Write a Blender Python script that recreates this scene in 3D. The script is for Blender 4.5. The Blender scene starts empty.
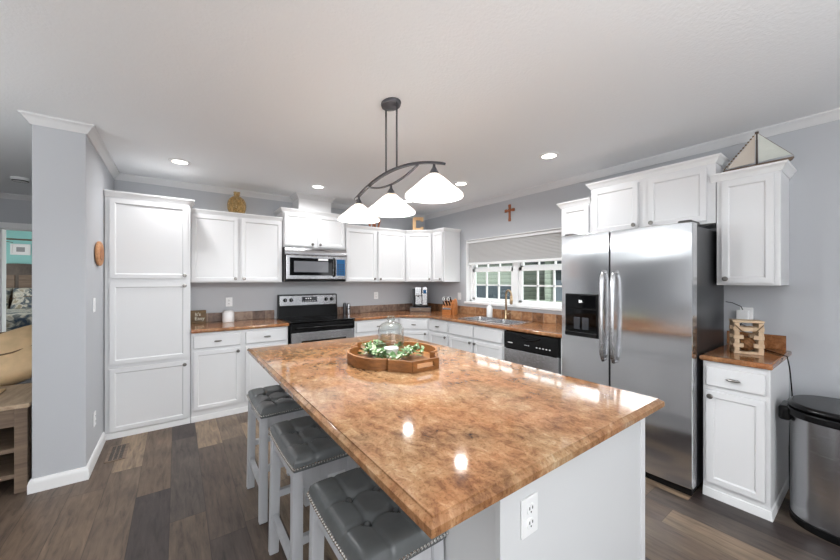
import bpy, bmesh, math, random
from mathutils import Vector, Matrix
random.seed(7)
S = bpy.context.scene
C = S.collection
PI = math.pi
R = math.radians

# ------------------------------------------------------------------ camera
cd = bpy.data.cameras.new('camera'); cam = bpy.data.objects.new('camera', cd); C.objects.link(cam)
cd.sensor_fit = 'HORIZONTAL'; cd.sensor_width = 36.0; cd.lens = 36.0*336.5/840.0
cam.location = (0.518, -4.606, 1.40); cam.rotation_euler = (R(90), 0, R(-35.85))
cd.shift_y = 0.0003; cd.clip_start = 0.05; cd.clip_end = 200
S.camera = cam

# ------------------------------------------------------------------ colour, world, light
S.view_settings.view_transform = 'Standard'; S.view_settings.look = 'None'
S.view_settings.gamma = 1.0; S.view_settings.exposure = 0.03
S.view_settings.use_curve_mapping = False
w = bpy.data.worlds.new('world'); S.world = w; w.use_nodes = True
bg = w.node_tree.nodes['Background']; bg.inputs[0].default_value = (0.97, 0.985, 1.0, 1); bg.inputs[1].default_value = 4.8

def area(name, loc, rot, sx, sy, power, col=(1, 1, 1), shape='RECTANGLE', spread=180):
    l = bpy.data.lights.new(name, 'AREA'); l.shape = shape; l.size = sx
    if shape == 'RECTANGLE': l.size_y = sy
    l.energy = power; l.color = col; l.spread = R(spread)
    o = bpy.data.objects.new(name, l); C.objects.link(o); o.location = loc; o.rotation_euler = rot
    return o
# daylight: the sky comes in through the dining and sink windows; the living room window gets a soft area light
area('daylight_living', (-4.92, -5.9, 1.40), (R(90), 0, R(-90)), 2.6, 1.7, 13, (0.98, 0.99, 1.0))
area('daylight_bedroom', (-2.9, 3.6, 1.6), (R(90), 0, R(-90)), 1.4, 1.2, 24, (1, 1, 1))
# unseen fill lights added out of frame, bouncing off the white ceiling
FILL_COL = (0.94, 0.975, 1.0)
area('ceiling_fill_dining', (0.7, -6.1, 1.2), (R(168), 0, R(-20)), 1.2, 1.2, 72, FILL_COL, spread=150)
area('ceiling_fill_living', (-1.9, -2.3, 1.2), (R(180), 0, 0), 1.0, 1.0, 32, FILL_COL, spread=150)

# ------------------------------------------------------------------ materials
def lin(c):
    f = lambda v: v/12.92 if v <= .04045 else ((v+.055)/1.055)**2.4
    return tuple(f(v/255.0) for v in c)+(1.0,)
class NT:
    def __init__(s, nt): s.nt = nt
    def n(s, t, **kw):
        x = s.nt.nodes.new(t)
        for k, v in kw.items(): setattr(x, k, v)
        return x
    def l(s, a, b): s.nt.links.new(a, b)
    def m(s, op, a, b=None, c=None):
        x = s.n('ShaderNodeMath', operation=op)
        for i, v in enumerate((a, b, c)):
            if v is None: continue
            if isinstance(v, (int, float)): x.inputs[i].default_value = v
            else: s.l(v, x.inputs[i])
        return x.outputs[0]
    def ramp(s, fac, stops):
        x = s.n('ShaderNodeValToRGB'); e = x.color_ramp.elements
        while len(e) > 1: e.remove(e[-1])
        e[0].position = stops[0][0]; e[0].color = stops[0][1]
        for p, c in stops[1:]:
            k = e.new(p); k.color = c
        s.l(fac, x.inputs[0]); return x.outputs[0]
    def noise(s, vec, scale, detail=4, rough=.55, dist=0.0):
        x = s.n('ShaderNodeTexNoise'); x.inputs['Scale'].default_value = scale
        x.inputs['Detail'].default_value = detail; x.inputs['Roughness'].default_value = rough
        x.inputs['Distortion'].default_value = dist
        if vec is not None: s.l(vec, x.inputs['Vector'])
        return x.outputs[0]
    def mix(s, fac, a, b, bt='MIX'):
        x = s.n('ShaderNodeMix', data_type='RGBA', blend_type=bt)
        for i, v in ((0, fac), (6, a), (7, b)):
            if isinstance(v, (int, float, tuple)): x.inputs[i].default_value = v
            else: s.l(v, x.inputs[i])
        return x.outputs[2]
    def scaled(s, vec, sx, sy, sz):
        x = s.n('ShaderNodeMapping'); x.inputs['Scale'].default_value = (sx, sy, sz); s.l(vec, x.inputs[0]); return x.outputs[0]
    def obj(s): return s.n('ShaderNodeTexCoord').outputs['Object']
    def bump(s, h, strength, dist, p):
        x = s.n('ShaderNodeBump'); x.inputs['Strength'].default_value = strength; x.inputs['Distance'].default_value = dist
        s.l(h, x.inputs['Height']); s.l(x.outputs[0], p.inputs['Normal'])
def mat(name, col, rough=.5, metal=0.0, spec=.5, coat=0.0, trans=0.0, ior=1.45):
    m = bpy.data.materials.new(name); m.use_nodes = True
    p = m.node_tree.nodes['Principled BSDF']
    p.inputs['Base Color'].default_value = lin(col); p.inputs['Roughness'].default_value = rough
    p.inputs['Metallic'].default_value = metal; p.inputs['Specular IOR Level'].default_value = spec
    p.inputs['Coat Weight'].default_value = coat; p.inputs['Transmission Weight'].default_value = trans
    p.inputs['IOR'].default_value = ior
    return m
def nodes(m): return NT(m.node_tree), m.node_tree.nodes['Principled BSDF']

def paint(name, col, rough=.6, scale=60, strength=.05):
    m = mat(name, col, rough); t, p = nodes(m)
    t.bump(t.noise(t.obj(), scale, 3), strength, .01, p); return m
M = {}
M['wall'] = paint('grey_wall_paint', (187, 189, 193), .55, 120, .03)
M['ceiling'] = paint('textured_ceiling_paint', (240, 242, 244), .9, 70, .2)
M['trim'] = mat('white_trim_paint', (236, 236, 236), .4)
M['crown'] = mat('crown_paint', (216, 216, 217), .5)
M['cab'] = mat('white_cabinet_lacquer', (226, 226, 227), .38)
M['panel'] = paint('white_island_panel', (214, 215, 216), .45, 14, .02)
M['nickel'] = mat('brushed_nickel', (128, 125, 121), .32, 1.0)
M['nailhead'] = mat('bright_nailhead', (226, 224, 220), .25, 1.0)
M['pewter'] = mat('dark_pewter', (105, 103, 102), .35, 1.0)
M['black'] = mat('black_plastic', (14, 14, 15), .24, spec=.35)
M['blackglass'] = mat('black_glass', (5, 5, 6), .06, spec=.4)
M['iron'] = mat('charcoal_metal', (82, 82, 87), .45, .3)
M['whiteplastic'] = mat('white_plastic', (238, 238, 238), .4)
M['slot'] = mat('dark_slot', (60, 60, 60), .6)
M['rubber'] = mat('rubber', (30, 30, 30), .7)

def steel(name, col, rough, sx, sy, sz, wav=0.0):
    m = mat(name, col, rough, 1.0); t, p = nodes(m)
    o = t.obj()
    g = t.noise(t.scaled(o, sx, sy, sz), 1.0, 3)
    t.l(t.m('MULTIPLY_ADD', g, .12, rough-.06), p.inputs['Roughness'])
    if wav:
        t.bump(t.noise(t.scaled(o, 1.0, 1.2, 4.0), 1.0, 1), wav, .05, p)
        tg = t.n('ShaderNodeTangent', direction_type='RADIAL', axis='Z'); t.l(tg.outputs[0], p.inputs['Tangent'])
        p.inputs['Anisotropic'].default_value = .9
    return m
M['steel'] = steel('brushed_steel', (196, 196, 198), .26, 30, 3, 400)
M['steeldoor'] = steel('brushed_steel_door', (226, 227, 229), .17, 400, 4, 4, .1)
M['steelcan'] = steel('brushed_steel_can', (178, 178, 180), .25, 6, 6, 500)
M['darksteel'] = mat('dark_grey_enamel', (72, 73, 76), .3, .5)

def floor_mat():
    m = mat('vinyl_plank_floor', (110, 98, 88), .42); t, p = nodes(m)
    sep = t.n('ShaderNodeSeparateXYZ'); t.l(t.obj(), sep.inputs[0])
    W, L = .178, 1.22
    xs = t.m('DIVIDE', t.m('ADD', sep.outputs[0], .051), W); row = t.m('FLOOR', xs)
    wn = t.n('ShaderNodeTexWhiteNoise', noise_dimensions='1D'); t.l(row, wn.inputs['W'])
    ys = t.m('ADD', t.m('DIVIDE', sep.outputs[1], L), t.m('MULTIPLY', wn.outputs[0], 7.3)); col = t.m('FLOOR', ys)
    cv = t.n('ShaderNodeCombineXYZ'); t.l(row, cv.inputs[0]); t.l(col, cv.inputs[1])
    w2 = t.n('ShaderNodeTexWhiteNoise', noise_dimensions='2D'); t.l(cv.outputs[0], w2.inputs['Vector'])
    base = t.ramp(w2.outputs[0], [(0, lin((58, 50, 49))), (.26, lin((69, 60, 58))), (.34, lin((92, 78, 68))),
                                  (.55, lin((106, 90, 76))), (.75, lin((82, 73, 68))), (.9, lin((124, 107, 90))), (1, lin((138, 119, 99)))])
    gv = t.n('ShaderNodeCombineXYZ')
    t.l(t.m('ADD', t.m('MULTIPLY', sep.outputs[0], 34.0), t.m('MULTIPLY', w2.outputs[0], 91.0)), gv.inputs[0])
    t.l(t.m('ADD', t.m('MULTIPLY', sep.outputs[1], 4.2), t.m('MULTIPLY', w2.outputs[0], 37.0)), gv.inputs[1])
    g1 = t.noise(gv.outputs[0], 1.0, 6, .65, .6)
    gc = t.ramp(g1, [(.28, (.34, .33, .33, 1)), (.45, (.86, .85, .84, 1)), (.58, (1.1, 1.09, 1.07, 1)), (.75, (1.5, 1.48, 1.44, 1))])
    c = t.mix(1.0, base, gc, 'MULTIPLY')
    k2 = t.noise(t.scaled(gv.outputs[0], .12, .8, 1), 1.0, 3)
    kc = t.ramp(k2, [(.3, (.72, .71, .72, 1)), (.6, (1.1, 1.08, 1.05, 1))])
    c = t.mix(.8, c, kc, 'MULTIPLY')
    fx = t.m('FRACT', xs); fy = t.m('FRACT', ys)
    e = t.m('MINIMUM', t.m('MINIMUM', fx, t.m('SUBTRACT', 1.0, fx)), t.m('MULTIPLY', t.m('MINIMUM', fy, t.m('SUBTRACT', 1.0, fy)), L/W))
    edge = t.ramp(e, [(.0, (.35, .33, .32, 1)), (.014, (1, 1, 1, 1))])
    c = t.mix(1.0, c, edge, 'MULTIPLY')
    t.l(c, p.inputs['Base Color'])
    t.bump(g1, .12, .004, p)
    return m
M['floor'] = floor_mat()

def granite(name, stops, sc, rough=.07):
    m = mat(name, (165, 120, 85), rough, coat=.15); t, p = nodes(m); o = t.obj()
    a = t.noise(t.scaled(o, 1, 1.5, 1), sc, 8, .62, .5)
    b = t.noise(t.scaled(o, 1.7, 1, 1), sc*5, 6, .7, .6)
    v = t.m('ADD', t.m('MULTIPLY', a, .40), t.m('MULTIPLY', b, .60))
    c = t.ramp(v, stops)
    s = t.noise(o, sc*32, 2, .6)
    c = t.mix(.8, c, t.ramp(s, [(.33, (.62, .58, .54, 1)), (.46, (1, 1, 1, 1)), (.62, (1, 1, 1, 1)), (.74, (1.25, 1.22, 1.18, 1))]), 'MULTIPLY')
    h = t.noise(o, sc*.9, 3, .6)
    c = t.mix(.9, c, t.ramp(h, [(.38, (1.08, .93, .84, 1)), (.62, (.96, 1.04, 1.06, 1))]), 'MULTIPLY')
    t.l(c, p.inputs['Base Color']); return m
M['granite'] = granite('brown_marbled_top', [(.33, lin((80, 50, 32))), (.41, lin((124, 86, 57))), (.48, lin((152, 112, 78))),
                                            (.55, lin((168, 129, 94))), (.62, lin((188, 153, 118))), (.71, lin((212, 186, 155)))], 3.6)
M['granite2'] = granite('rust_brown_top', [(.30, lin((90, 58, 36))), (.42, lin((130, 86, 54))), (.52, lin((154, 106, 70))),
                                           (.62, lin((180, 134, 96))), (.75, lin((200, 162, 126)))], 4.2, .12)
def tile(name, c1, c2, w):
    m = mat(name, c1, .4); t, p = nodes(m)
    sep = t.n('ShaderNodeSeparateXYZ'); t.l(t.obj(), sep.inputs[0])
    u = t.m('DIVIDE', t.m('ADD', sep.outputs[0], sep.outputs[1]), w); f = t.m('FRACT', u); idn = t.m('FLOOR', u)
    wn = t.n('ShaderNodeTexWhiteNoise', noise_dimensions='1D'); t.l(idn, wn.inputs['W'])
    n = t.noise(t.obj(), 16, 6, .65, .4)
    v = t.m('ADD', t.m('MULTIPLY', n, .8), t.m('MULTIPLY', wn.outputs[0], .25))
    c = t.ramp(v, [(.3, lin(tuple(int(k*.62) for k in c1))), (.5, lin(c1)), (.68, lin(c2))])
    d = t.m('MINIMUM', f, t.m('SUBTRACT', 1.0, f))
    k = t.ramp(d, [(.0, (1, 1, 1, 1)), (.012, (1, 1, 1, 1)), (.016, (0, 0, 0, 1))])
    t.l(t.mix(k, c, lin((172, 152, 134))), p.inputs['Base Color']); return m
M['tile'] = tile('slate_tile', (126, 103, 90), (160, 138, 122), .155)
M['tile2'] = tile('warm_slate_tile', (146, 104, 72), (182, 142, 106), .155)

def wood(name, c1, c2, sx, sy, sz, rough=.5):
    m = mat(name, c1, rough); t, p = nodes(m)
    g = t.noise(t.scaled(t.obj(), sx, sy, sz), 1.0, 5, .6, .5)
    t.l(t.ramp(g, [(.3, lin(c1)), (.7, lin(c2))]), p.inputs['Base Color']); return m
M['traywood'] = wood('tray_wood', (106, 66, 32), (150, 100, 54), 12, 12, 40)
M['pinewood'] = wood('pine_wood', (188, 158, 126), (214, 190, 160), 40, 10, 30)
M['letterwood'] = wood('letter_wood', (210, 166, 116), (230, 192, 146), 30, 30, 8)
M['blockwood'] = wood('knife_block_wood', (150, 88, 40), (186, 118, 62), 10, 10, 50)
M['signwood'] = wood('sign_wood', (84, 66, 44), (122, 96, 62), 10, 30, 40)
M['greywood'] = wood('weathered_wood', (96, 80, 68), (136, 116, 98), 3, 30, 40)
M['lightwood'] = wood('weathered_wood_top', (150, 128, 106), (190, 168, 142), 30, 4, 30)
M['headwood'] = wood('headboard_wood', (70, 62, 56), (104, 92, 82), 4, 30, 3)
M['redwood'] = wood('red_brown_wood', (120, 66, 40), (176, 110, 74), 20, 20, 30)
M['cork'] = wood('cork', (176, 122, 84), (214, 162, 120), 60, 60, 60, .8)
M['wicker'] = wood('dark_wicker', (84, 54, 30), (146, 100, 58), 90, 90, 90, .7)
M['stoolpaint'] = wood('light_grey_stool_paint', (176, 177, 180), (194, 195, 198), 14, 14, 2, .45)

def leather(name, col, rough, strength):
    m = mat(name, col, rough); t, p = nodes(m)
    v = t.n('ShaderNodeTexVoronoi'); v.inputs['Scale'].default_value = 260; t.l(t.obj(), v.inputs['Vector'])
    n = t.noise(t.obj(), 9, 3)
    t.l(t.mix(n, lin(tuple(int(k*.84) for k in col)), lin(tuple(min(255, int(k*1.12)) for k in col))), p.inputs['Base Color'])
    t.bump(v.outputs[0], strength, .002, p); return m
M['leather'] = leather('grey_faux_leather', (98, 100, 101), .24, .04)
M['tan'] = leather('tan_upholstery', (216, 184, 142), .55, .1)
M['piping'] = mat('brown_piping', (112, 86, 60), .6)
M['sofa'] = paint('grey_sofa_fabric', (158, 158, 160), .9, 300, .2)
M['candle'] = mat('white_wax', (238, 236, 228), .5)
M['leaf'] = mat('green_leaf', (88, 120, 72), .5)
M['leaf2'] = mat('pale_green_leaf', (150, 174, 132), .5)
M['petal'] = mat('cream_petal', (240, 238, 222), .6)
M['copper'] = mat('copper_wood', (158, 96, 64), .45, .2)
M['teal'] = paint('teal_wall_paint', (150, 208, 204), .6)
M['ceramic'] = mat('white_ceramic', (240, 240, 240), .2)
M['display'] = mat('grey_display_glass', (58, 60, 64), .12)
M['window_glass_oven'] = mat('microwave_window', (112, 113, 117), .12)
M['bluefilm'] = mat('blue_panel_film', (38, 92, 140), .15)
M['paper'] = mat('white_paper', (240, 240, 240), .6)
M['faucet'] = mat('champagne_faucet', (176, 152, 122), .26, 1.0)
M['shadefab'] = mat('cellular_shade_fabric', (206, 205, 204), .9)
M['lace'] = paint('aged_sail_cloth', (205, 208, 200), .8, 40, .3)
M['sail'] = mat('beige_sail_cloth', (206, 196, 184), .8)
M['rope'] = mat('rope', (120, 98, 72), .9)

def fabric_pattern():
    m = mat('floral_bedding', (190, 186, 176), .9); t, p = nodes(m)
    n = t.noise(t.obj(), 7, 3, .5, 1.6)
    t.l(t.ramp(n, [(.36, lin((62, 76, 92))), (.46, lin((128, 132, 128))), (.54, lin((206, 202, 190))), (.66, lin((150, 142, 122)))]), p.inputs['Base Color']); return m
M['bedding'] = fabric_pattern()

def pane(name, tint=(1, 1, 1, 1), ior=1.45, pw=4.0):
    m = bpy.data.materials.new(name); m.use_nodes = True; nt = m.node_tree; nt.nodes.clear(); t = NT(nt)
    o = t.n('ShaderNodeOutputMaterial'); a = t.n('ShaderNodeBsdfTransparent'); a.inputs[0].default_value = tint
    g = t.n('ShaderNodeBsdfGlossy'); g.inputs['Roughness'].default_value = .02
    lw = t.n('ShaderNodeLayerWeight'); lw.inputs[0].default_value = .5; mx = t.n('ShaderNodeMixShader')
    k = ((ior-1)/(ior+1))**2; f = t.m('MULTIPLY_ADD', t.m('POWER', lw.outputs['Facing'], pw), .75*(1-k), k)
    t.l(f, mx.inputs[0]); t.l(a.outputs[0], mx.inputs[1]); t.l(g.outputs[0], mx.inputs[2]); t.l(mx.outputs[0], o.inputs[0])
    return m
M['pane'] = pane('window_pane_glass', (.93, .96, .96, 1))
M['jarglass'] = pane('clear_jar_glass', (.90, .93, .925, 1), 1.55, 1.6)
M['amber'] = pane('amber_glass', (.86, .74, .50, 1), 1.5, 2.5)
def amber_body(m):
    t = NT(m.node_tree); nt = m.node_tree
    o = [n for n in nt.nodes if n.type == 'OUTPUT_MATERIAL'][0]; src = o.inputs[0].links[0].from_socket
    d = t.n('ShaderNodeBsdfTranslucent'); d.inputs[0].default_value = lin((226, 196, 146)); d2 = t.n('ShaderNodeBsdfDiffuse'); d2.inputs[0].default_value = lin((150, 128, 92))
    a = t.n('ShaderNodeAddShader'); t.l(d.outputs[0], a.inputs[0]); t.l(d2.outputs[0], a.inputs[1])
    mx = t.n('ShaderNodeMixShader'); n = t.noise(t.obj(), 22, 3)
    t.l(t.ramp(n, [(.4, (.08, .08, .08, 1)), (.65, (.42, .42, .42, 1))]), mx.inputs[0]); t.l(src, mx.inputs[1]); t.l(a.outputs[0], mx.inputs[2]); t.l(mx.outputs[0], o.inputs[0])
amber_body(M['amber'])

def emit(name, col, strength):
    m = bpy.data.materials.new(name); m.use_nodes = True; nt = m.node_tree; nt.nodes.clear(); t = NT(nt)
    o = t.n('ShaderNodeOutputMaterial'); e = t.n('ShaderNodeEmission'); e.inputs[0].default_value = lin(col); e.inputs[1].default_value = strength
    t.l(e.outputs[0], o.inputs[0]); return m
M['lens'] = emit('downlight_lens', (255, 250, 240), 8)
M['bulb'] = emit('bulb', (255, 244, 226), 5)
def shade_glass():
    m = bpy.data.materials.new('alabaster_shade_glass'); m.use_nodes = True; nt = m.node_tree; nt.nodes.clear(); t = NT(nt)
    o = t.n('ShaderNodeOutputMaterial'); d = t.n('ShaderNodeBsdfDiffuse'); tr = t.n('ShaderNodeBsdfTranslucent')
    n = t.noise(t.obj(), 9, 4, .6, 1.0)
    c = t.ramp(n, [(.35, lin((240, 228, 218))), (.6, lin((248, 246, 243)))])
    t.l(c, d.inputs[0]); t.l(c, tr.inputs[0])
    mx = t.n('ShaderNodeMixShader'); mx.inputs[0].default_value = .72
    t.l(d.outputs[0], mx.inputs[1]); t.l(tr.outputs[0], mx.inputs[2])
    t.l(mx.outputs[0], o.inputs[0]); return m
M['shadeglass'] = shade_glass()

# ------------------------------------------------------------------ mesh helpers
def box(bm, x0, x1, y0, y1, z0, z1, bev=0.0, seg=2, mx=None):
    b = bmesh.new(); bmesh.ops.create_cube(b, size=1.0)
    for v in b.verts:
        v.co = Vector(((x0+x1)/2+v.co.x*(x1-x0), (y0+y1)/2+v.co.y*(y1-y0), (z0+z1)/2+v.co.z*(z1-z0)))
    if bev > 0: bmesh.ops.bevel(b, geom=b.edges[:], offset=bev, segments=seg, affect='EDGES', profile=.5)
    join(bm, b, mx); return bm
def join(bm, b, mx=None):
    if mx is not None: b.transform(mx)
    me = bpy.data.meshes.new('tmp'); b.to_mesh(me); b.free(); bm.from_mesh(me); bpy.data.meshes.remove(me)
def bar(bm, a, b, w, d=None, w2=None, bev=.002):
    """square bar from a to b"""
    a = Vector(a); b = Vector(b); d = d or w; ax = b-a; L = ax.length
    t = bmesh.new(); bmesh.ops.create_cube(t, size=1.0)
    for v in t.verts:
        k = 1.0 if (w2 is None or v.co.z > 0) else w2/w
        v.co = Vector((v.co.x*w*k, v.co.y*d*k, (v.co.z+.5)*L))
    if bev: bmesh.ops.bevel(t, geom=t.edges[:], offset=bev, segments=2, affect='EDGES')
    z = ax.normalized(); x = Vector((1, 0, 0)) if abs(z.x) < .9 else Vector((0, 1, 0))
    y = z.cross(x).normalized(); x = y.cross(z).normalized()
    m = Matrix((x, y, z)).transposed().to_4x4(); m.translation = a
    join(bm, t, m)
def tube(bm, pts, r, n=10, cap=True):
    pts = [Vector(p) for p in pts]; rr = r if isinstance(r, (list, tuple)) else [r]*len(pts)
    rings = []; up = None
    for i, p in enumerate(pts):
        t = (pts[min(i+1, len(pts)-1)]-pts[max(i-1, 0)]).normalized()
        if up is None:
            up = Vector((0, 0, 1)) if abs(t.z) < .9 else Vector((1, 0, 0))
        x = (up-t*up.dot(t)).normalized(); y = t.cross(x); up = x
        rings.append([bm.verts.new(p+x*math.cos(2*PI*k/n)*rr[i]+y*math.sin(2*PI*k/n)*rr[i]) for k in range(n)])
    for a, b in zip(rings, rings[1:]):
        for k in range(n): bm.faces.new((a[k], a[(k+1) % n], b[(k+1) % n], b[k]))
    if cap:
        bm.faces.new(rings[0][::-1]); bm.faces.new(rings[-1])
def lathe(bm, prof, n=24, mx=None, sx=1.0, sy=1.0):
    b = bmesh.new(); rings = []
    for r, z in prof:
        if r < 1e-5: rings.append([b.verts.new((0, 0, z))])
        else: rings.append([b.verts.new((r*sx*math.cos(2*PI*k/n), r*sy*math.sin(2*PI*k/n), z)) for k in range(n)])
    for p, q in zip(rings, rings[1:]):
        for k in range(n):
            k2 = (k+1) % n
            if len(p) == 1 and len(q) == 1: continue
            if len(p) == 1: b.faces.new((p[0], q[k2], q[k]))
            elif len(q) == 1: b.faces.new((p[k], p[k2], q[0]))
            else: b.faces.new((p[k], p[k2], q[k2], q[k]))
    if len(rings[0]) > 1 and prof[0] != prof[-1]: pass
    bmesh.ops.recalc_face_normals(b, faces=b.faces)
    join(bm, b, mx)
def slab(bm, outer, z0, z1, holes=(), bev=0.0, seg=2, mx=None):
    b = bmesh.new(); es = []
    for loop in [outer]+list(holes):
        vs = [b.verts.new((p[0], p[1], z1)) for p in loop]
        es += [b.edges.new((vs[i], vs[(i+1) % len(vs)])) for i in range(len(vs))]
    if holes:
        bmesh.ops.triangle_fill(b, use_beauty=True, edges=es)
    else:
        b.faces.new(list(b.verts))
    r = bmesh.ops.extrude_face_region(b, geom=b.faces[:])
    for v in r['geom']:
        if isinstance(v, bmesh.types.BMVert): v.co.z = z0
    bmesh.ops.recalc_face_normals(b, faces=b.faces)
    if bev:
        ed = [e for e in b.edges if len(e.link_faces) == 2 and abs(abs(e.verts[0].co.z-e.verts[1].co.z)) < 1e-6 and e.calc_face_angle(0) > .9]
        bmesh.ops.bevel(b, geom=ed, offset=bev, segments=seg, affect='EDGES', profile=.5)
    join(bm, b, mx)
def sweep(bm, path, prof, closed=False, side=1):
    """sweep profile (out, z) along an XY path; out is to the right of travel times side"""
    P = [Vector((p[0], p[1])) for p in path]; n = len(P); rings = []
    for i in range(n):
        d0 = (P[i]-P[i-1]).normalized() if (i > 0 or closed) else None
        d1 = (P[(i+1) % n]-P[i]).normalized() if (i < n-1 or closed) else None
        if d0 is None: d0 = d1
        if d1 is None: d1 = d0
        n0 = Vector((d0.y, -d0.x))*side; n1 = Vector((d1.y, -d1.x))*side
        m = (n0+n1); m = m/ (1+n0.dot(n1)) if (1+n0.dot(n1)) > .05 else n0
        rings.append([bm.verts.new((P[i].x+m.x*o, P[i].y+m.y*o, z)) for o, z in prof])
    k = len(prof); seq = list(zip(rings, rings[1:]))+([(rings[-1], rings[0])] if closed else [])
    for a, b in seq:
        for j in range(k): bm.faces.new((a[j], a[(j+1) % k], b[(j+1) % k], b[j]))
    if not closed:
        bm.faces.new(rings[0]); bm.faces.new(rings[-1][::-1])
    bmesh.ops.recalc_face_normals(bm, faces=bm.faces)
def obj(name, bm, m, parent=None, smooth=True, sharp=35):
    if smooth:
        for f in bm.faces: f.smooth = True
        lim = R(sharp)
        for e in bm.edges:
            if len(e.link_faces) == 2 and e.calc_face_angle(0) > lim: e.smooth = False
    me = bpy.data.meshes.new(name); bm.to_mesh(me); bm.free()
    me.materials.append(M[m] if isinstance(m, str) else m)
    o = bpy.data.objects.new(name, me); C.objects.link(o)
    if smooth and len(me.polygons) > 6:
        ar = [p.area for p in me.polygons]
        if max(ar) > 40*max(1e-9, sorted(ar)[len(ar)//4]):
            wm = o.modifiers.new('weighted_normals', 'WEIGHTED_NORMAL'); wm.keep_sharp = True; wm.weight = 90
    if parent: o.parent = parent
    return o
def tag(o, label, cat, group=None, kind=None):
    o['label'] = label; o['category'] = cat
    if group: o['group'] = group
    if kind: o['kind'] = kind
    return o
def thing(name, label, cat, loc=(0, 0, 0), rz=0.0, group=None):
    o = bpy.data.objects.new(name, None); C.objects.link(o); o.empty_display_size = .1
    o.location = loc; o.rotation_euler = (0, 0, rz); return tag(o, label, cat, group)
def struct(name, bm, m, parent=None, smooth=True):
    o = obj(name, bm, m, parent, smooth)
    if parent is None: o['kind'] = 'structure'
    return o
def dup(root, loc, label, rz=None):
    r = root.copy(); C.objects.link(r); r.location = loc; r['label'] = label
    if rz is not None: r.rotation_euler = (0, 0, rz)
    def rec(src, dst):
        for ch in [c for c in bpy.data.objects if c.parent == src]:
            c = ch.copy(); C.objects.link(c); c.parent = dst; rec(ch, c)
    rec(root, r); return r
B = bmesh.new

# ------------------------------------------------------------------ room shell
XW, HC = 3.957, 2.490
OY0, OY1, OZ0, OZ1 = -1.005, -2.69, 1.08, 1.985            # window opening over the sink
b = B(); box(b, -5.0, 4.2, -7.6, 5.4, -.1, 0.0); struct('floor', b, 'floor', smooth=False)
b = B(); box(b, -5.0, 4.2, -7.6, 5.4, HC, HC+.1); struct('ceiling', b, 'ceiling', smooth=False)
b = B(); box(b, 0.0, 4.2, 0.0, .12, 0, HC); struct('wall_back', b, 'wall', smooth=False)
b = B()
box(b, XW, XW+.14, OY0, 0, 0, HC); box(b, XW, XW+.14, -7.6, OY1, 0, HC)
box(b, XW, XW+.14, OY1, OY0, 0, OZ0); box(b, XW, XW+.14, OY1, OY0, OZ1, HC); struct('wall_right', b, 'wall', smooth=False)
b = B(); box(b, -.258, 0, -1.31, 1.89, 0, HC, .006); struct('wall_left', b, 'wall')
# dining side behind the camera, with one wide window opening; living-room outer wall the same
b = B(); box(b, -5, -.9, -7.6, -7.48, 0, HC); box(b, 2.1, 4.2, -7.6, -7.48, 0, HC); box(b, -.9, 2.1, -7.6, -7.48, 0, .55); box(b, -.9, 2.1, -7.6, -7.48, 2.25, HC)
struct('wall_front', b, 'wall', smooth=False)
b = B(); box(b, -5, -4.98, -7.6, -7.2, 0, HC); box(b, -5, -4.98, -4.6, 5.4, 0, HC); box(b, -5, -4.98, -7.2, -4.6, 0, .55); box(b, -5, -4.98, -7.2, -4.6, 2.25, HC)
struct('wall_living', b, 'wall', smooth=False)
DX0, DX1, DZ = -1.275, -.42, 2.06
b = B(); box(b, -5, DX0, 1.89, 2.01, 0, HC); box(b, DX1, 0, 1.89, 2.01, 0, HC); box(b, DX0, DX1, 1.89, 2.01, DZ, HC)
struct('wall_far', b, 'wall', smooth=False)
b = B(); box(b, -5, .4, 5.2, 5.3, 0, HC); struct('wall_bedroom', b, 'teal', smooth=False)
# crown moulding
cr = [(0, HC-.062), (.008, HC-.062), (.012, HC-.051), (.027, HC-.033), (.037, HC-.016), (.047, HC-.011), (.05, HC), (0, HC)]
b = B(); sweep(b, [(-.258, 1.88), (-.258, -1.31), (0, -1.31), (0, 0), (XW, 0), (XW, -7.47)], cr); o = struct('trim_1', b, 'crown')
b = B(); sweep(b, [(-4.97, 1.89), (-.27, 1.89)], cr); struct('trim_2', b, 'crown')
# baseboards
bb = [(0, 0), (.016, 0), (.016, .06), (.011, .078), (.006, .088), (0, .09)]
b = B(); sweep(b, [(-.258, 1.88), (-.258, -1.31), (0, -1.31), (0, -.64)], bb); struct('baseboard_left', b, 'trim')
b = B(); sweep(b, [(XW, -4.23), (XW, -7.47)], bb); struct('baseboard_right', b, 'trim')
# bedroom door casing
b = B()
for x0, x1 in ((DX0-.07, DX0), (DX1, DX1+.07)): box(b, x0, x1, 1.872, 1.89, 0, DZ+.07, .004)
box(b, DX0, DX1, 1.872, 1.89, DZ, DZ+.07, .004); box(b, DX0-.001, DX0+.015, 1.885, 2.015, 0, DZ); box(b, DX1-.015, DX1+.001, 1.885, 2.015, 0, DZ); box(b, DX0, DX1, 1.885, 2.015, DZ-.015, DZ)
struct('door_1', b, 'trim')

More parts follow.
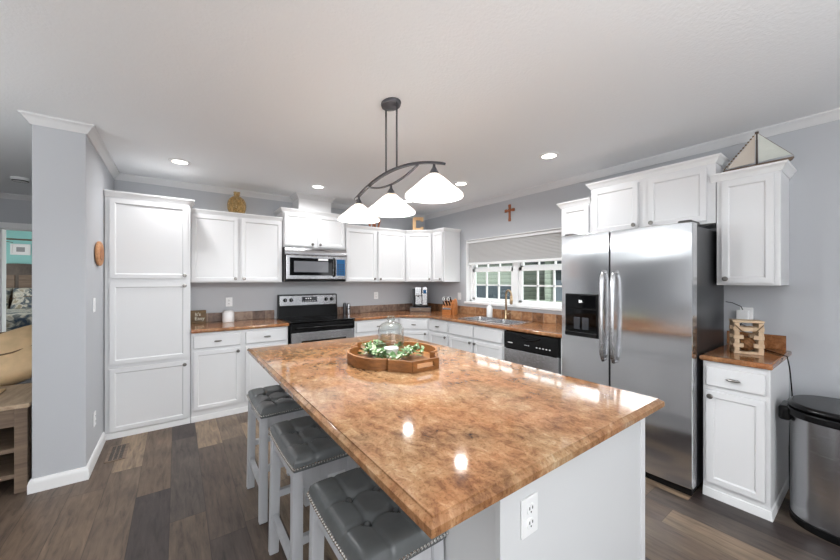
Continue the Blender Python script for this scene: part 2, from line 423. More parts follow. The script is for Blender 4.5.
# ------------------------------------------------------------------ window over the sink
W1 = bpy.data.objects.new('window_1', None); C.objects.link(W1); W1['kind'] = 'structure'
XG = 4.05
b = B()                                                    # jamb lining, sill, stool
box(b, XW-.004, XW+.145, OY0-.012, OY0, OZ0, OZ1); box(b, XW-.004, XW+.145, OY1, OY1+.012, OZ0, OZ1); box(b, XW-.004, XW+.145, OY1, OY0, OZ1-.012, OZ1)
obj('window_jamb', b, 'trim', W1)
b = B(); box(b, XW-.03, XW+.145, OY1-.02, OY0+.02, OZ0-.018, OZ0+.012, .004); obj('window_sill', b, 'trim', W1)
b = B(); ft = .045
box(b, XG-.03, XG+.05, OY0-.055, OY0-.012, OZ0+.012, OZ1-.012, .003); box(b, XG-.03, XG+.05, OY1+.012, OY1+.055, OZ0+.012, OZ1-.012, .003)
box(b, XG-.03, XG+.05, OY1+.012, OY0-.012, OZ1-.05, OZ1-.012, .003); box(b, XG-.03, XG+.05, OY1+.012, OY0-.012, OZ0+.012, OZ0+.04, .003)
box(b, XG-.04, XG+.05, -1.882, -1.808, OZ0+.012, OZ1-.012, .003)
obj('window_frame', b, 'trim', W1)
for (ya, yb) in ((-1.06, -1.808), (-1.882, -2.635)):
    for (za, zb, xo) in ((OZ0+.03, 1.565, 0.0), (1.55, OZ1-.05, .025)):
        b = B(); st = .048
        x0, x1 = XG-.018+xo, XG+.014+xo
        box(b, x0, x1, ya-st, ya, za, zb, .003); box(b, x0, x1, yb, yb+st, za, zb, .003)
        box(b, x0, x1, yb, ya, za, za+st-.01, .003); box(b, x0, x1, yb, ya, zb-st, zb, .003)
        sash = obj('sash', b, 'trim', W1)
        b = B(); gy0, gy1 = ya-st, yb+st
        for k in (1, 2): y = gy0+(gy1-gy0)*k/3; box(b, x0+.006, x1-.006, y-.009, y+.009, za+st-.015, zb-st+.005)
        zm = (za+st-.01+zb-st)/2; box(b, x0+.006, x1-.006, gy1, gy0, zm-.009, zm+.009)
        obj('muntin_grid', b, 'trim', sash)
        b = B(); box(b, XG-.002+xo, XG+.002+xo, gy1-.01, gy0+.01, za+.02, zb-.03); obj('pane', b, 'pane', sash, smooth=False)
# cellular shade
SH = thing('window_shade', 'pale grey pleated shade pulled halfway down the window above the sink', 'window shade', (XW+.0, (OY0+OY1)/2, 1.62))
b = B(); zz = []
n = 36
for i in range(n+1):
    z = .03+(OZ1-.04-1.65)*i/n; zz.append((.030+(.012 if i % 2 else 0), z))
hy = (OY0-OY1)/2-.02
ring = zz+[(x+.02, z) for x, z in reversed(zz)]
va = [b.verts.new((x, -hy, z)) for x, z in ring]; vb = [b.verts.new((x, hy, z)) for x, z in ring]
for i in range(len(ring)): j = (i+1) % len(ring); b.faces.new((va[i], va[j], vb[j], vb[i]))
for i in range(n):
    k = len(ring)-1
    b.faces.new((va[i], va[i+1], va[k-i-1], va[k-i])[::-1]); b.faces.new((vb[i], vb[i+1], vb[k-i-1], vb[k-i]))
bmesh.ops.recalc_face_normals(b, faces=b.faces)
obj('pleated_fabric', b, 'shadefab', SH, smooth=False)
b = B(); box(b, .018, .062, -hy, hy, .0, .03, .004); obj('bottom_rail', b, 'trim', SH)
b = B(); box(b, .016, .066, -hy, hy, OZ1-1.62-.05, OZ1-1.62-.014, .004); obj('head_rail', b, 'trim', SH)

# ------------------------------------------------------------------ outside the window
def siding_mat():
    m = mat('lap_siding', (205, 210, 196), .7); t, p = nodes(m)
    sep = t.n('ShaderNodeSeparateXYZ'); t.l(t.obj(), sep.inputs[0])
    f = t.m('FRACT', t.m('DIVIDE', sep.outputs[2], .14))
    t.l(t.ramp(f, [(0, lin((62, 70, 62))), (.12, lin((112, 120, 108))), (1, lin((130, 136, 124)))]), p.inputs['Base Color']); return m
M['siding'] = siding_mat()
M['ground'] = paint('lawn', (96, 112, 76), .9, 20, .3)
M['darkroof'] = mat('dark_shingle', (44, 52, 60), .8)
M['hedge'] = paint('dark_hedge', (48, 60, 62), .9, 30, .5)
M['darkglass'] = mat('dark_window', (70, 84, 96), .1)
b = B(); box(b, 4.3, 40, -25, 25, -.9, -.8); struct('ground', b, 'ground', smooth=False)
H1 = thing('neighbouring_house', 'neighbouring house with pale horizontal siding seen through the left sash', 'house', (9.6, 2.05, -.8))
b = B(); box(b, 0, 5, .2, 7, .0, 2.75); obj('siding_wall', b, 'siding', H1, smooth=False)
b = B(); box(b, -.1, .02, .2, 7, 0, 2.05); obj('skirting', b, 'darkroof', H1, smooth=False)
b = B(); slab(b, [(-.3, .1), (5.2, .1), (5.2, 7.3), (-.3, 7.3)], 2.75, 2.86, bev=.05); obj('roof', b, 'darkroof', H1, smooth=False)
H2 = thing('porch_house', 'blue-grey porch with one white post seen through the right sash', 'house', (9.0, 1.2, -.8))
b = B(); box(b, 1.4, 4, -4.2, .75, 0, 2.75); obj('porch_wall', b, 'hedge', H2, smooth=False)
b = B(); box(b, 0, .16, -.31, -.12, 0, 2.74, .01); obj('porch_post', b, 'siding', H2)
for q in ((.0, .5, 1.2, 2.2), (-1.4, -.7, 1.2, 2.5)): b = B(); box(b, 1.33, 1.42, *q); obj('porch_window', b, 'darkglass', H2, smooth=False)
b = B(); box(b, -.2, 4, -4.2, .75, 2.755, 2.87); obj('porch_roof', b, 'darkroof', H2, smooth=False)
b = B(); box(b, .02, .1, -4.2, .55, 1.55, 1.63); box(b, .02, .1, -4.2, .55, .9, .96); obj('porch_rail', b, 'siding', H2, smooth=False)

# ------------------------------------------------------------------ cabinets
def door_bm(w, h, rail=.052, t=.02, mx=None):
    """shaker door: x 0..w, z 0..h, back y=0, front y=-t, panel recessed"""
    b = bmesh.new(); bmesh.ops.create_cube(b, size=1.0)
    for v in b.verts: v.co = Vector(((v.co.x+.5)*w, (v.co.y-.5)*t, (v.co.z+.5)*h))
    b.faces.ensure_lookup_table()
    bmesh.ops.recalc_face_normals(b, faces=b.faces)
    f = [f for f in b.faces if f.normal.y < -.9]
    outer = [e for e in f[0].edges]
    bmesh.ops.inset_region(b, faces=f, thickness=rail, depth=0)
    bmesh.ops.inset_region(b, faces=f, thickness=.008, depth=-.004)
    bmesh.ops.inset_region(b, faces=f, thickness=.004, depth=-.005)
    bmesh.ops.bevel(b, geom=[e for e in outer if e.is_valid], offset=.004, segments=2, affect='EDGES')
    o = bmesh.new(); join(o, b, mx); return o
def drawer_bm(w, h, t=.02, mx=None):
    b = bmesh.new(); bmesh.ops.create_cube(b, size=1.0)
    for v in b.verts: v.co = Vector(((v.co.x+.5)*w, (v.co.y-.5)*t, (v.co.z+.5)*h))
    bmesh.ops.recalc_face_normals(b, faces=b.faces)
    f = [f for f in b.faces if f.normal.y < -.9]; outer = list(f[0].edges)
    bmesh.ops.bevel(b, geom=outer, offset=.009, segments=3, affect='EDGES', profile=.4)
    o = bmesh.new(); join(o, b, mx); return o
def knob_bm(x, z, y, mx=None):
    b = B(); lathe(b, [(0, 0), (.007, 0), (.007, .012), (.012, .017), (.0165, .021), (.0165, .026), (.012, .030), (0, .031)], 14,
                   Matrix.Translation((x, y, z)) @ Matrix.Rotation(PI/2, 4, 'X'))
    o = bmesh.new(); join(o, b, mx); return o
def pull_bm(x, z, y, mx=None):
    b = B()
    for s in (-.018, .018): lathe(b, [(0, 0), (.006, 0), (.0045, .018), (0, .018)], 8, Matrix.Translation((x+s, y, z)) @ Matrix.Rotation(PI/2, 4, 'X'))
    pts = [(x+.032*math.cos(a)*1.0, y-.017-.008*math.sin(a), z) for a in [PI*i/10 for i in range(11)]]
    tube(b, pts, [.003+.006*math.sin(PI*i/10) for i in range(11)], 8)
    o = bmesh.new(); join(o, b, mx); return o
def fronts(t, specs, d, mx=None):
    for s in specs:
        x0, x1, z0, z1 = s['r']; w_, h_ = x1-x0, z1-z0
        base = Matrix.Translation((x0, -d-.006, z0)); mm = (mx @ base) if mx else base
        if s['k'] == 'door':
            p = obj('door', door_bm(w_, h_, mx=mm, rail=s.get('rail', .052)), 'cab', t)
        else:
            p = obj('drawer', drawer_bm(w_, h_, mx=mm), 'cab', t)
        kn = s.get('knob')
        if kn == 'pull': obj('pull', pull_bm(w_/2, h_/2, -.02, mm), 'nickel', p)['label'] = 'nickel pull'
        elif kn:
            kx = .026 if 'l' in kn else w_-.026; kz = .03 if 'b' in kn else h_-.03
            obj('knob', knob_bm(kx, kz, -.02, mm), 'nickel', p)['label'] = 'nickel knob'
CROWN_S = lambda z: [(0, z-.006), (.006, z-.006), (.010, z), (.018, z+.012), (.026, z+.022), (.03, z+.026), (.03, z+.036), (0, z+.036)]
CROWN_M = lambda z: [(0, z-.006), (.006, z-.006), (.009, z+.002), (.018, z+.014), (.026, z+.03), (.033, z+.034), (.036, z+.046), (0, z+.046)]
def cabinet(name, label, loc, rz, w_, d, z0, z1, specs, group=None, crown=None, cpath='lfr', base=False, side_r=False, hollow=False):
    t = thing(name, label, 'cabinet', loc, rz, group)
    zt = z1+(.0355 if crown is CROWN_S else .0455 if crown else 0)
    b = B()
    if hollow:                              # open inside for the sink bowls
        box(b, .001, w_-.001, -d, -.002, z0, z1-.2, .0015, 1)
        slab(b, [(.001, -d), (w_-.001, -d), (w_-.001, -.002), (.001, -.002)], z1-.2, z1, [[(.02, -d+.02), (w_-.02, -d+.02), (w_-.02, -.02), (.02, -.02)]])
    else: box(b, .001, w_-.001, -d, -.002, z0, zt, .0015, 1)
    obj('body', b, 'cab', t)
    if base:
        b = B(); x0 = .001
        path = [(x0, -d), (w_-.001, -d)]+([(w_-.001, -.02)] if side_r else [])
        sweep(b, path, [(0, 0), (.011, 0), (.011, .014), (.006, .05), (0, .055)], side=1); obj('shoe_moulding', b, 'trim', t)
    fronts(t, specs, d)
    if crown:
        path = []
        if 'l' in cpath: path += [(.001, -.004)]
        path += [(-.03 if 'x' in cpath else .001, -d), (w_-.001, -d)]
        if 'r' in cpath: path += [(w_-.001, -.004)]
        if 'p' in cpath: path += [(w_-.001, -.36)]
        b = B(); sweep(b, path, crown(z1), side=1); obj('crown_moulding', b, 'trim', t)
    return t
UZ0, UZ1 = 1.376, 2.122
GU, GB = 'white wall cabinets', 'white base cabinets'
D = lambda x0, x1, z0, z1, k, **kw: dict(k='door', r=(x0, x1, z0, z1), knob=k, **kw)
F = lambda x0, x1, z0, z1, k='pull': dict(k='drawer', r=(x0, x1, z0, z1), knob=k)
cabinet('pantry_cabinet', 'tall white pantry cabinet with three stacked doors beside the partition wall', (.004, 0, 0), 0, .623, .605, 0, 2.142,
        [D(.034, .601, 1.416, 2.122, 'br'), D(.034, .601, .652, 1.378, 'tr'), D(.034, .601, .062, .618, 'tr')], crown=CROWN_M, cpath='fp', base=True)
cabinet('upper_cabinet', 'double-door white wall cabinet under the amber vase, right of the pantry', (.63, 0, 0), 0, .925, .312, UZ0, UZ1,
        [D(.012, .446, UZ0+.012, UZ1-.02, 'br'), D(.479, .913, UZ0+.012, UZ1-.02, 'bl')], GU, CROWN_S, 'f')
mwc = cabinet('upper_cabinet', 'short raised white double-door cabinet directly above the microwave', (1.558, 0, 0), 0, .80, .325, 1.806, 2.245,
        [D(.014, .376, 1.822, 2.225, 'br'), D(.424, .786, 1.822, 2.225, 'bl')], GU, CROWN_S, 'lfr')
b = B(); box(b, .20, .62, -.29, -.002, 2.245, HC-.001); obj('duct_cover', b, 'cab', mwc)
b = B(); sweep(b, [(.20, -.066), (.20, -.29), (.62, -.29), (.62, -.066)], cr, side=1); obj('duct_crown', b, 'crown', mwc)
cabinet('upper_cabinet', 'double-door white wall cabinet right of the microwave, left of the corner', (2.361, 0, 0), 0, .980, .312, UZ0, UZ1,
        [D(.012, .466, UZ0+.012, UZ1-.02, 'br'), D(.506, .962, UZ0+.012, UZ1-.02, 'bl')], GU, CROWN_S, 'f')
# diagonal corner wall cabinet
def corner_cab(name, label, leg, d, z0, z1, group, crown=None, base=False, spec=None):
    t = thing(name, label, 'cabinet', (XW, 0, 0), 0, group)
    a = (-leg+.001, -d); c = (-d, -leg+.001)
    b = B(); slab(b, [(-leg+.001, -.002), (-.002, -.002), (-.002, -leg+.001), c, a], z0, z1+(.0355 if crown else 0), bev=.001, seg=1); obj('body', b, 'cab', t)
    wd = math.hypot(c[0]-a[0], c[1]-a[1])
    mx = Matrix.Translation((a[0], a[1], 0)) @ Matrix.Rotation(-PI/4, 4, 'Z')
    fronts(t, spec(wd), 0, mx)
    if crown:
        b = B(); sweep(b, [a, c], crown(z1), side=1); obj('crown_moulding', b, 'trim', t)
    if base:
        b = B(); sweep(b, [a, c], [(0, 0), (.011, 0), (.011, .014), (.006, .05), (0, .055)], side=1); obj('shoe_moulding', b, 'trim', t)
    return t
corner_cab('upper_cabinet', 'diagonal single-door white wall cabinet across the corner under the letter C', .61, .312, UZ0, UZ1, GU, CROWN_S,
           spec=lambda wd: [D(.02, wd-.02, UZ0+.012, UZ1-.02, 'br')])
RW = -PI/2
cabinet('upper_cabinet', 'narrow single-door white wall cabinet between the corner and the sink window', (XW, -.612, 0), RW, .262, .312, UZ0, UZ1,
        [D(.018, .244, UZ0+.012, UZ1-.02, 'br', rail=.045)], GU, CROWN_S, 'fr')
cabinet('upper_cabinet', 'narrow white wall cabinet partly hidden by the left edge of the fridge', (XW, -2.70, 0), RW, .302, .312, UZ0, UZ1,
        [D(.02, .285, UZ0+.012, UZ1-.02, 'br')], GU, CROWN_M, 'lf')
cabinet('upper_cabinet', 'raised white double-door cabinet directly above the steel fridge', (XW, -3.005, 0), RW, .892, .325, 1.81, 2.245,
        [D(.03, .40, 1.83, 2.215, 'br'), D(.475, .845, 1.83, 2.215, 'bl')], GU, CROWN_M, 'lfr')
cabinet('upper_cabinet', 'single-door white wall cabinet carrying the model sailboat, right of the fridge', (XW, -3.900, 0), RW, .316, .325, 1.366, 2.105,
        [D(.03, .288, 1.38, 2.085, 'bl')], GU, CROWN_M, 'xfr')
# base cabinets
BD, BH = .61, .878
cabinet('base_cabinet', 'white base cabinet with two drawers and two doors between pantry and range', (.63, 0, 0), 0, .915, BD, 0, BH,
        [F(.02, .432, .722, .852), F(.48, .897, .722, .852), D(.02, .432, .115, .694, 'tr'), D(.48, .897, .115, .694, 'tl')], GB, base=True)
cabinet('base_cabinet', 'white base cabinet with a wide drawer just right of the range', (2.356, 0, 0), 0, .685, BD, 0, BH,
        [F(.03, .66, .722, .852), D(.03, .335, .115, .694, 'tr'), D(.355, .66, .115, .694, 'tl')], GB, base=True)
corner_cab('base_cabinet', 'diagonal white base cabinet under the coffee maker in the corner', .915, BD, 0, BH, GB, base=True,
           spec=lambda wd: [F(.03, wd-.03, .722, .852), D(.03, wd-.03, .115, .694, 'tr')])
cabinet('base_cabinet', 'white base cabinet with one drawer and door left of the sink cabinet', (XW, -.917, 0), RW, .415, BD, 0, BH,
        [F(.02, .40, .722, .852), D(.02, .40, .115, .694, 'tr')], GB, base=True)
sinkcab = cabinet('base_cabinet', 'white sink base cabinet with two blank false drawer fronts under the sink', (XW, -1.334, 0), RW, .896, BD, 0, BH,
        [F(.018, .436, .722, .852, None), F(.460, .878, .722, .852, None), D(.018, .436, .115, .694, 'tr'), D(.460, .878, .115, .694, 'tl')], GB, base=True, hollow=True)
cabinet('base_cabinet', 'small white base cabinet with one drawer and door right of the fridge', (XW, -3.902, 0), RW, .312, .635, 0, BH,
        [F(.02, .292, .722, .845), D(.02, .292, .098, .69, 'tl')], GB, base=True, side_r=True)

# ------------------------------------------------------------------ countertops and backsplash
CZ0, CZ1 = .8785, .914
t = thing('countertop', 'short rust-brown countertop between the pantry and the range', 'countertop', (.63, 0, CZ0))
b = B(); slab(b, [(0, -.003), (.92, -.003), (.92, -.648), (0, -.648)], 0, CZ1-CZ0, bev=.012, seg=3); obj('top', b, 'granite2', t)
b = B(); box(b, 0, .90, -.022, -.002, CZ1-CZ0+.0005, CZ1-CZ0+.105, .003); obj('backsplash', b, 'tile', t)
t = thing('countertop', 'long rust-brown L-shaped countertop holding the sink', 'countertop', (XW, 0, CZ0))
o_ = [(-1.60, -.003), (-.003, -.003), (-.003, -2.958), (-.648, -2.958), (-.648, -.93), (-.93, -.648), (-1.60, -.648)]
SX0, SX1, SY0, SY1 = -.555, -.115, -2.24, -1.42            # sink cut-out (local)
hole = [(SX0+.02, SY0+.02), (SX1-.02, SY0+.02), (SX1-.02, SY1-.02), (SX0+.02, SY1-.02)]
b = B(); slab(b, o_, 0, CZ1-CZ0, [hole], bev=.012, seg=3); obj('top', b, 'granite2', t)
b = B(); box(b, -1.60, -.022, -.022, -.002, CZ1-CZ0+.0005, CZ1-CZ0+.105, .003); obj('backsplash', b, 'tile', t)
b = B(); box(b, -.022, -.002, -2.958, -.002, CZ1-CZ0+.0005, CZ1-CZ0+.105, .003); obj('backsplash', b, 'tile2', t)
t = thing('countertop', 'small square rust-brown countertop under the wooden crate, right of the fridge', 'countertop', (XW, -3.892, CZ0))
b = B(); slab(b, [(-.003, 0), (-.003, -.335), (-.668, -.335), (-.668, 0)], 0, CZ1-CZ0, bev=.012, seg=3); obj('top', b, 'granite2', t)
b = B(); box(b, -.022, -.002, -.310, 0, CZ1-CZ0+.0005, CZ1-CZ0+.1, .003); obj('backsplash', b, 'granite2', t)

# sink
t = thing('kitchen_sink', 'double-bowl stainless steel sink set into the counter under the window', 'sink', (XW, 0, CZ1))
def rr(x0, x1, y0, y1, r, n=5):
    p = []
    for cx, cy, a in ((x1-r, y1-r, 0), (x0+r, y1-r, 90), (x0+r, y0+r, 180), (x1-r, y0+r, 270)):
        p += [(cx+r*math.cos(R(a+90*i/n)), cy+r*math.sin(R(a+90*i/n))) for i in range(n+1)]
    return p
ym = (SY0+SY1)/2
bowls = [(SX0+.03, SX1-.065, SY0+.03, ym-.012), (SX0+.03, SX1-.065, ym+.012, SY1-.03)]
b = B(); slab(b, rr(SX0, SX1, SY0, SY1, .03), .0005, .007, [rr(*q, .05) for q in bowls], bev=.002); obj('rim', b, 'steel', t)
for q in bowls:
    b = B(); top = rr(*q, .05); bot = rr(q[0]+.012, q[1]-.012, q[2]+.012, q[3]-.012, .045)
    va = [b.verts.new((x, y, .006)) for x, y in top]; vb = [b.verts.new((x, y, -.165)) for x, y in bot]
    for i in range(len(va)): j = (i+1) % len(va); b.faces.new((va[i], va[j], vb[j], vb[i]))
    b.faces.new(vb[::-1]); bmesh.ops.recalc_face_normals(b, faces=b.faces); bmesh.ops.reverse_faces(b, faces=b.faces)
    bw = obj('bowl', b, 'steel', t)
    b = B(); lathe(b, [(0, .003), (.03, .003), (.042, .001), (.042, 0)], 16, Matrix.Translation(((q[0]+q[1])/2, (q[2]+q[3])/2, -.164))); obj('drain', b, 'pewter', bw)
# faucet
t = thing('faucet', 'tall champagne gooseneck pull-down faucet behind the sink', 'faucet', (XW-.145, -1.86, CZ1+.008))
b = B(); lathe(b, [(0, 0), (.028, 0), (.026, .012), (.02, .03), (.018, .1), (.014, .11), (0, .11)], 18); obj('base', b, 'faucet', t)
dr = Vector((-.25, -1, 0)).normalized(); pts = [(0, 0, .10), (0, 0, .2), (0, 0, .30)]
for i in range(1, 11):
    a = PI*i/11; pts.append(tuple(dr*(.05-.05*math.cos(a))+Vector((0, 0, .30+.055*math.sin(a)))))
pts.append(tuple(dr*.103+Vector((0, 0, .28))))
b = B(); tube(b, pts, .0115, 12); obj('spout', b, 'faucet', t)
b = B(); lathe(b, [(0, 0), (.016, 0), (.019, .05), (.016, .1), (.012, .105), (0, .105)], 14, Matrix.Translation(dr*.104+Vector((0, 0, .185)))); obj('spray_head', b, 'faucet', t)
b = B(); tube(b, [(0, -.01, .06), (-.01, -.05, .066)], .011, 10); tube(b, [(-.01, -.05, .066), (-.016, -.085, .09)], [.006, .005], 8); obj('lever', b, 'faucet', t)
# soap bottle
t = thing('soap_bottle', 'white pump soap bottle on the counter beside the faucet', 'soap bottle', (XW-.155, -1.60, CZ1+.008))
b = B(); lathe(b, [(0, 0), (.036, 0), (.038, .01), (.038, .12), (.03, .14), (.014, .15), (.014, .16), (0, .16)], 18); obj('bottle', b, 'ceramic', t)
b = B(); lathe(b, [(0, .16), (.013, .16), (.013, .175), (.005, .178), (.005, .2), (.016, .202), (.016, .212), (0, .213)], 12); tube(b, [(0, 0, .207), (-.035, -.01, .204)], .005, 8); obj('pump', b, 'whiteplastic', t)

# ------------------------------------------------------------------ range
t = thing('kitchen_range', 'stainless and black electric range below the microwave', 'range', (1.56, 0, 0))
RWd = .788
b = B(); box(b, .004, RWd-.004, -.64, -.03, .02, .905, .004); obj('body', b, 'black', t)
b = B(); box(b, .0, RWd, -.675, -.03, .905, .925, .008, 3); cook = obj('cooktop', b, 'blackglass', t)
for x, y, r_ in ((.2, -.48, .1), (.56, -.48, .085), (.2, -.22, .075), (.56, -.22, .1)):
    b = B(); lathe(b, [(r_-.004, 0), (r_, 0), (r_, .0008), (r_-.004, .0008), (r_-.004, 0)], 32, Matrix.Translation((x, y, .9252))); obj('burner_ring', b, 'display', cook)
b = B(); slab(b, [(-.03, .925), (-.1, .925), (-.085, 1.05), (-.075, 1.205), (-.03, 1.215)], 0.0, RWd, bev=.006, mx=Matrix(((0, 0, 1, 0), (1, 0, 0, 0), (0, 1, 0, 0), (0, 0, 0, 1)))); bgd = obj('backguard', b, 'black', t)
# stainless control fascia on the sloped guard
fm = Matrix.Translation((0, -.083, 1.075)) @ Matrix.Rotation(R(-4), 4, 'X')
b = B(); box(b, .02, RWd-.02, -.008, .004, -.005, .122, .003, mx=fm); obj('control_fascia', b, 'steel', bgd)
b = B(); box(b, .30, .50, -.011, -.007, .035, .105, .002, mx=fm); dsp = obj('display', b, 'display', bgd)
b = B()
for k in range(6): box(b, .31+.03*k, .325+.03*k, -.0118, -.0108, .044, .05, mx=fm)
for k in range(3): box(b, .345+.03*k, .36+.03*k, -.0118, -.0108, .075, .09, mx=fm)
obj('display_legend', b, 'paper', dsp)
for x in (.085, .16, .625, .705):
    b = B(); lathe(b, [(0, 0), (.025, 0), (.024, .012), (.018, .024), (0, .025)], 18, fm @ Matrix.Translation((x, -.008, .066)) @ Matrix.Rotation(PI/2, 4, 'X')); k = obj('knob', b, 'black', t)
    b = B(); box(b, x-.003, x+.003, -.036, -.032, .05, .082, mx=fm); obj('knob_pointer', b, 'pewter', k)
b = B(); box(b, .006, RWd-.006, -.672, -.64, .80, .895, .006); obj('front_rail', b, 'black', t)
b = B(); box(b, .01, RWd-.01, -.675, -.64, .215, .795, .006); dr_ = obj('oven_door', b, 'steel', t)
b = B(); box(b, .12, RWd-.12, -.678, -.674, .33, .70, .002); obj('oven_window', b, 'blackglass', dr_)
b = B(); tube(b, [(.06, -.675, .845), (.06, -.715, .852), (RWd-.06, -.715, .852), (RWd-.06, -.675, .845)], .012, 10); obj('oven_handle', b, 'black', dr_)
b = B(); box(b, .01, RWd-.01, -.672, -.64, .05, .205, .006); obj('storage_drawer', b, 'steel', t)

# ------------------------------------------------------------------ microwave
t = thing('microwave', 'stainless over-the-range microwave hung under the short cabinet', 'microwave', (1.562, 0, 1.384))
MW, MH, MD = .778, .418, .40
b = B(); box(b, 0, MW, -MD, -.005, 0, MH, .003); obj('body', b, 'black', t)
b = B()
for i in range(13):
    pass
ys = [(-MD-.005-.028*math.sin(PI*i/16), 0) for i in range(17)]
pr = [(-MD, .325), (-MD-.03, .325), (-MD-.034, .345), (-MD-.03, .37), (-MD-.018, .40), (-MD, .417)]
slab(b, pr, .0, MW, bev=.0, mx=Matrix(((0, 0, 1, 0), (1, 0, 0, 0), (0, 1, 0, 0), (0, 0, 0, 1)))); vg = obj('vent_grille', b, 'steel', t)
b = B(); pts = [(.06+.66*i/20, -MD-.026+.010*abs(2*i/20-1), .338+.062*math.sin(PI*i/20)) for i in range(21)]
tube(b, pts, .004, 6); obj('vent_arch', b, 'pewter', vg)
b = B(); box(b, .012, .60, -MD-.032, -MD, .03, .32, .006); dr_ = obj('door', b, 'steel', t)
b = B(); box(b, .05, .585, -MD-.035, -MD-.03, .075, .29, .004); wf = obj('window_frame', b, 'blackglass', dr_)
b = B(); box(b, .10, .525, -MD-.0365, -MD-.034, .115, .25, .002); obj('door_window', b, 'window_glass_oven', wf)
b = B(); box(b, .395, .52, -MD-.0372, -MD-.035, .262, .286); obj('energy_sticker', b, 'paper', wf)
b = B(); tube(b, [(.60, -MD-.03, .295), (.60, -MD-.06, .28), (.60, -MD-.064, .18), (.60, -MD-.06, .08), (.60, -MD-.03, .065)], .014, 10); obj('handle', b, 'black', dr_)
b = B(); box(b, .602, MW-.012, -MD-.032, -MD, .03, .32, .004); cp = obj('control_panel', b, 'steel', t)
b = B(); box(b, .635, MW-.026, -MD-.035, -MD-.03, .075, .285, .003); kp = obj('keypad', b, 'bluefilm', cp)
b = B()
for i in range(3):
    for j in range(5): box(b, .65+.034*i, .67+.034*i, -MD-.0358, -MD-.0348, .09+.03*j, .104+.03*j, .0003)
obj('keypad_button', b, 'display', kp)

# ------------------------------------------------------------------ dishwasher
t = thing('dishwasher', 'dishwasher with black control strip and steel door left of the fridge', 'dishwasher', (XW, -2.234, 0), RW)
DW = .64
b = B(); box(b, .004, DW-.004, -.595, -.03, .1, .872, .003); obj('body', b, 'black', t)
b = B(); box(b, .006, DW-.006, -.632, -.595, .105, .69, .006); obj('door', b, 'steel', t)
b = B(); box(b, .006, DW-.006, -.636, -.595, .695, .868, .008, 3); cpl = obj('control_panel', b, 'black', t)
b = B(); pts = [(.2+.24*i/12, -.64-.004*math.sin(PI*i/12), .835-.03*math.sin(PI*i/12)) for i in range(13)]; tube(b, pts, .008, 8); obj('pocket_handle', b, 'blackglass', cpl)
b = B(); box(b, .06, .12, -.6372, -.6358, .752, .76)
for k in range(5): box(b, .40+.035*k, .415+.035*k, -.6372, -.6358, .745, .755)
for k in range(3): box(b, .27+.02*k, .28+.02*k, -.6372, -.6358, .752, .758)
obj('panel_legend', b, 'whiteplastic', cpl)
b = B(); box(b, .006, DW-.006, -.57, -.03, .0, .1); obj('toe_kick', b, 'black', t)
b = B(); box(b, DW+.004, DW+.094, -.61, -.01, 0, BH); obj('filler_panel', b, 'cab', t)

# ------------------------------------------------------------------ fridge
t = thing('refrigerator', 'tall stainless side-by-side fridge with black water dispenser', 'refrigerator', (XW, -2.976, 0), RW)
FW, FD, FH = .906, .70, 1.775
b = B(); box(b, .004, FW-.004, -FD+.02, -.03, .03, FH-.015, .006); obj('body', b, 'darksteel', t)
def fdoor(x0, x1, z0, z1, hole=None):
    """door front gently bowed toward the room"""
    b = B(); n = 14; y0 = -FD+.022; nz = 10
    def yf(u): return -FD-.062-.010*(1-(2*u-1)**2)-.0
    xs = [x0, x0+.004]+[x0+(x1-x0)*i/n for i in range(1, n)]+[x1-.004, x1]
    prof = []
    for i, x in enumerate(xs):
        u = (x-x0)/(x1-x0); y = yf(u)
        if i in (0, len(xs)-1): y += .012
        prof.append((x, y))
    slab(b, [(x1, y0), (x0, y0)]+prof, z0, z1, bev=.004); return b
XS = .396
d1 = obj('freezer_door', fdoor(.0, XS-.003, .055, FH), 'steeldoor', t, sharp=50)
d2 = obj('fridge_door', fdoor(XS+.003, FW, .055, FH), 'steeldoor', t, sharp=50)
for dd, hx in ((d1, XS-.038), (d2, XS+.04)):
    b = B(); pts = []
    for i in range(15):
        u = i/14; z = .78+.69*u; pts.append((hx, -FD-.085-.035*math.sin(PI*u)**.45, z))
    tube(b, pts, [.011]+[.016]*13+[.011], 12)
    for z in (.79, 1.46): tube(b, [(hx, -FD-.06, z), (hx, -FD-.09, z)], .013, 10)
    obj('handle', b, 'steel', dd)
b = B(); box(b, .042, .318, -FD-.078, -FD-.055, .94, 1.29, .006); dp = obj('dispenser', b, 'black', d1)
b = B(); box(b, .055, .305, -FD-.084, -FD-.07, 1.175, 1.28, .004); obj('dispenser_panel', b, 'blackglass', dp)
b = B(); box(b, .055, .305, -FD-.080, -FD-.076, .985, 1.165, .003); obj('dispenser_niche', b, 'blackglass', dp)
for x in (.15, .22):
    b = B(); box(b, x-.026, x+.026, -FD-.092, -FD-.078, 1.0, 1.10, .006); obj('paddle', b, 'display', dp)
b = B(); box(b, .05, .31, -FD-.098, -FD-.07, .945, .98, .006); obj('drip_tray', b, 'black', dp)
b = B(); slab(b, [(.165, 1.215), (.195, 1.22), (.19, 1.24), (.175, 1.235), (.165, 1.245)], FD+.0838, FD+.0848, mx=Matrix(((1, 0, 0, 0), (0, 0, -1, 0), (0, 1, 0, 0), (0, 0, 0, 1)))); obj('dispenser_light', b, 'paper', dp)
for x in (.05, FW-.05):
    b = B(); box(b, x-.04, x+.04, -FD-.04, -FD+.13, FH-.012, FH+.02, .012, 3); obj('hinge_cover', b, 'pewter', t)
b = B(); box(b, .01, FW-.01, -FD-.045, -FD+.1, .0, .05, .008); obj('toe_grille', b, 'black', t)
# small white box on the fridge
b = B(); box(b, -.06, .06, -.045, .045, 0, .052, .004); o = obj('small_box', b, 'paper'); o.location = (3.47, -3.66, FH-.0145)
tag(o, 'small white box lying on top of the fridge', 'box')

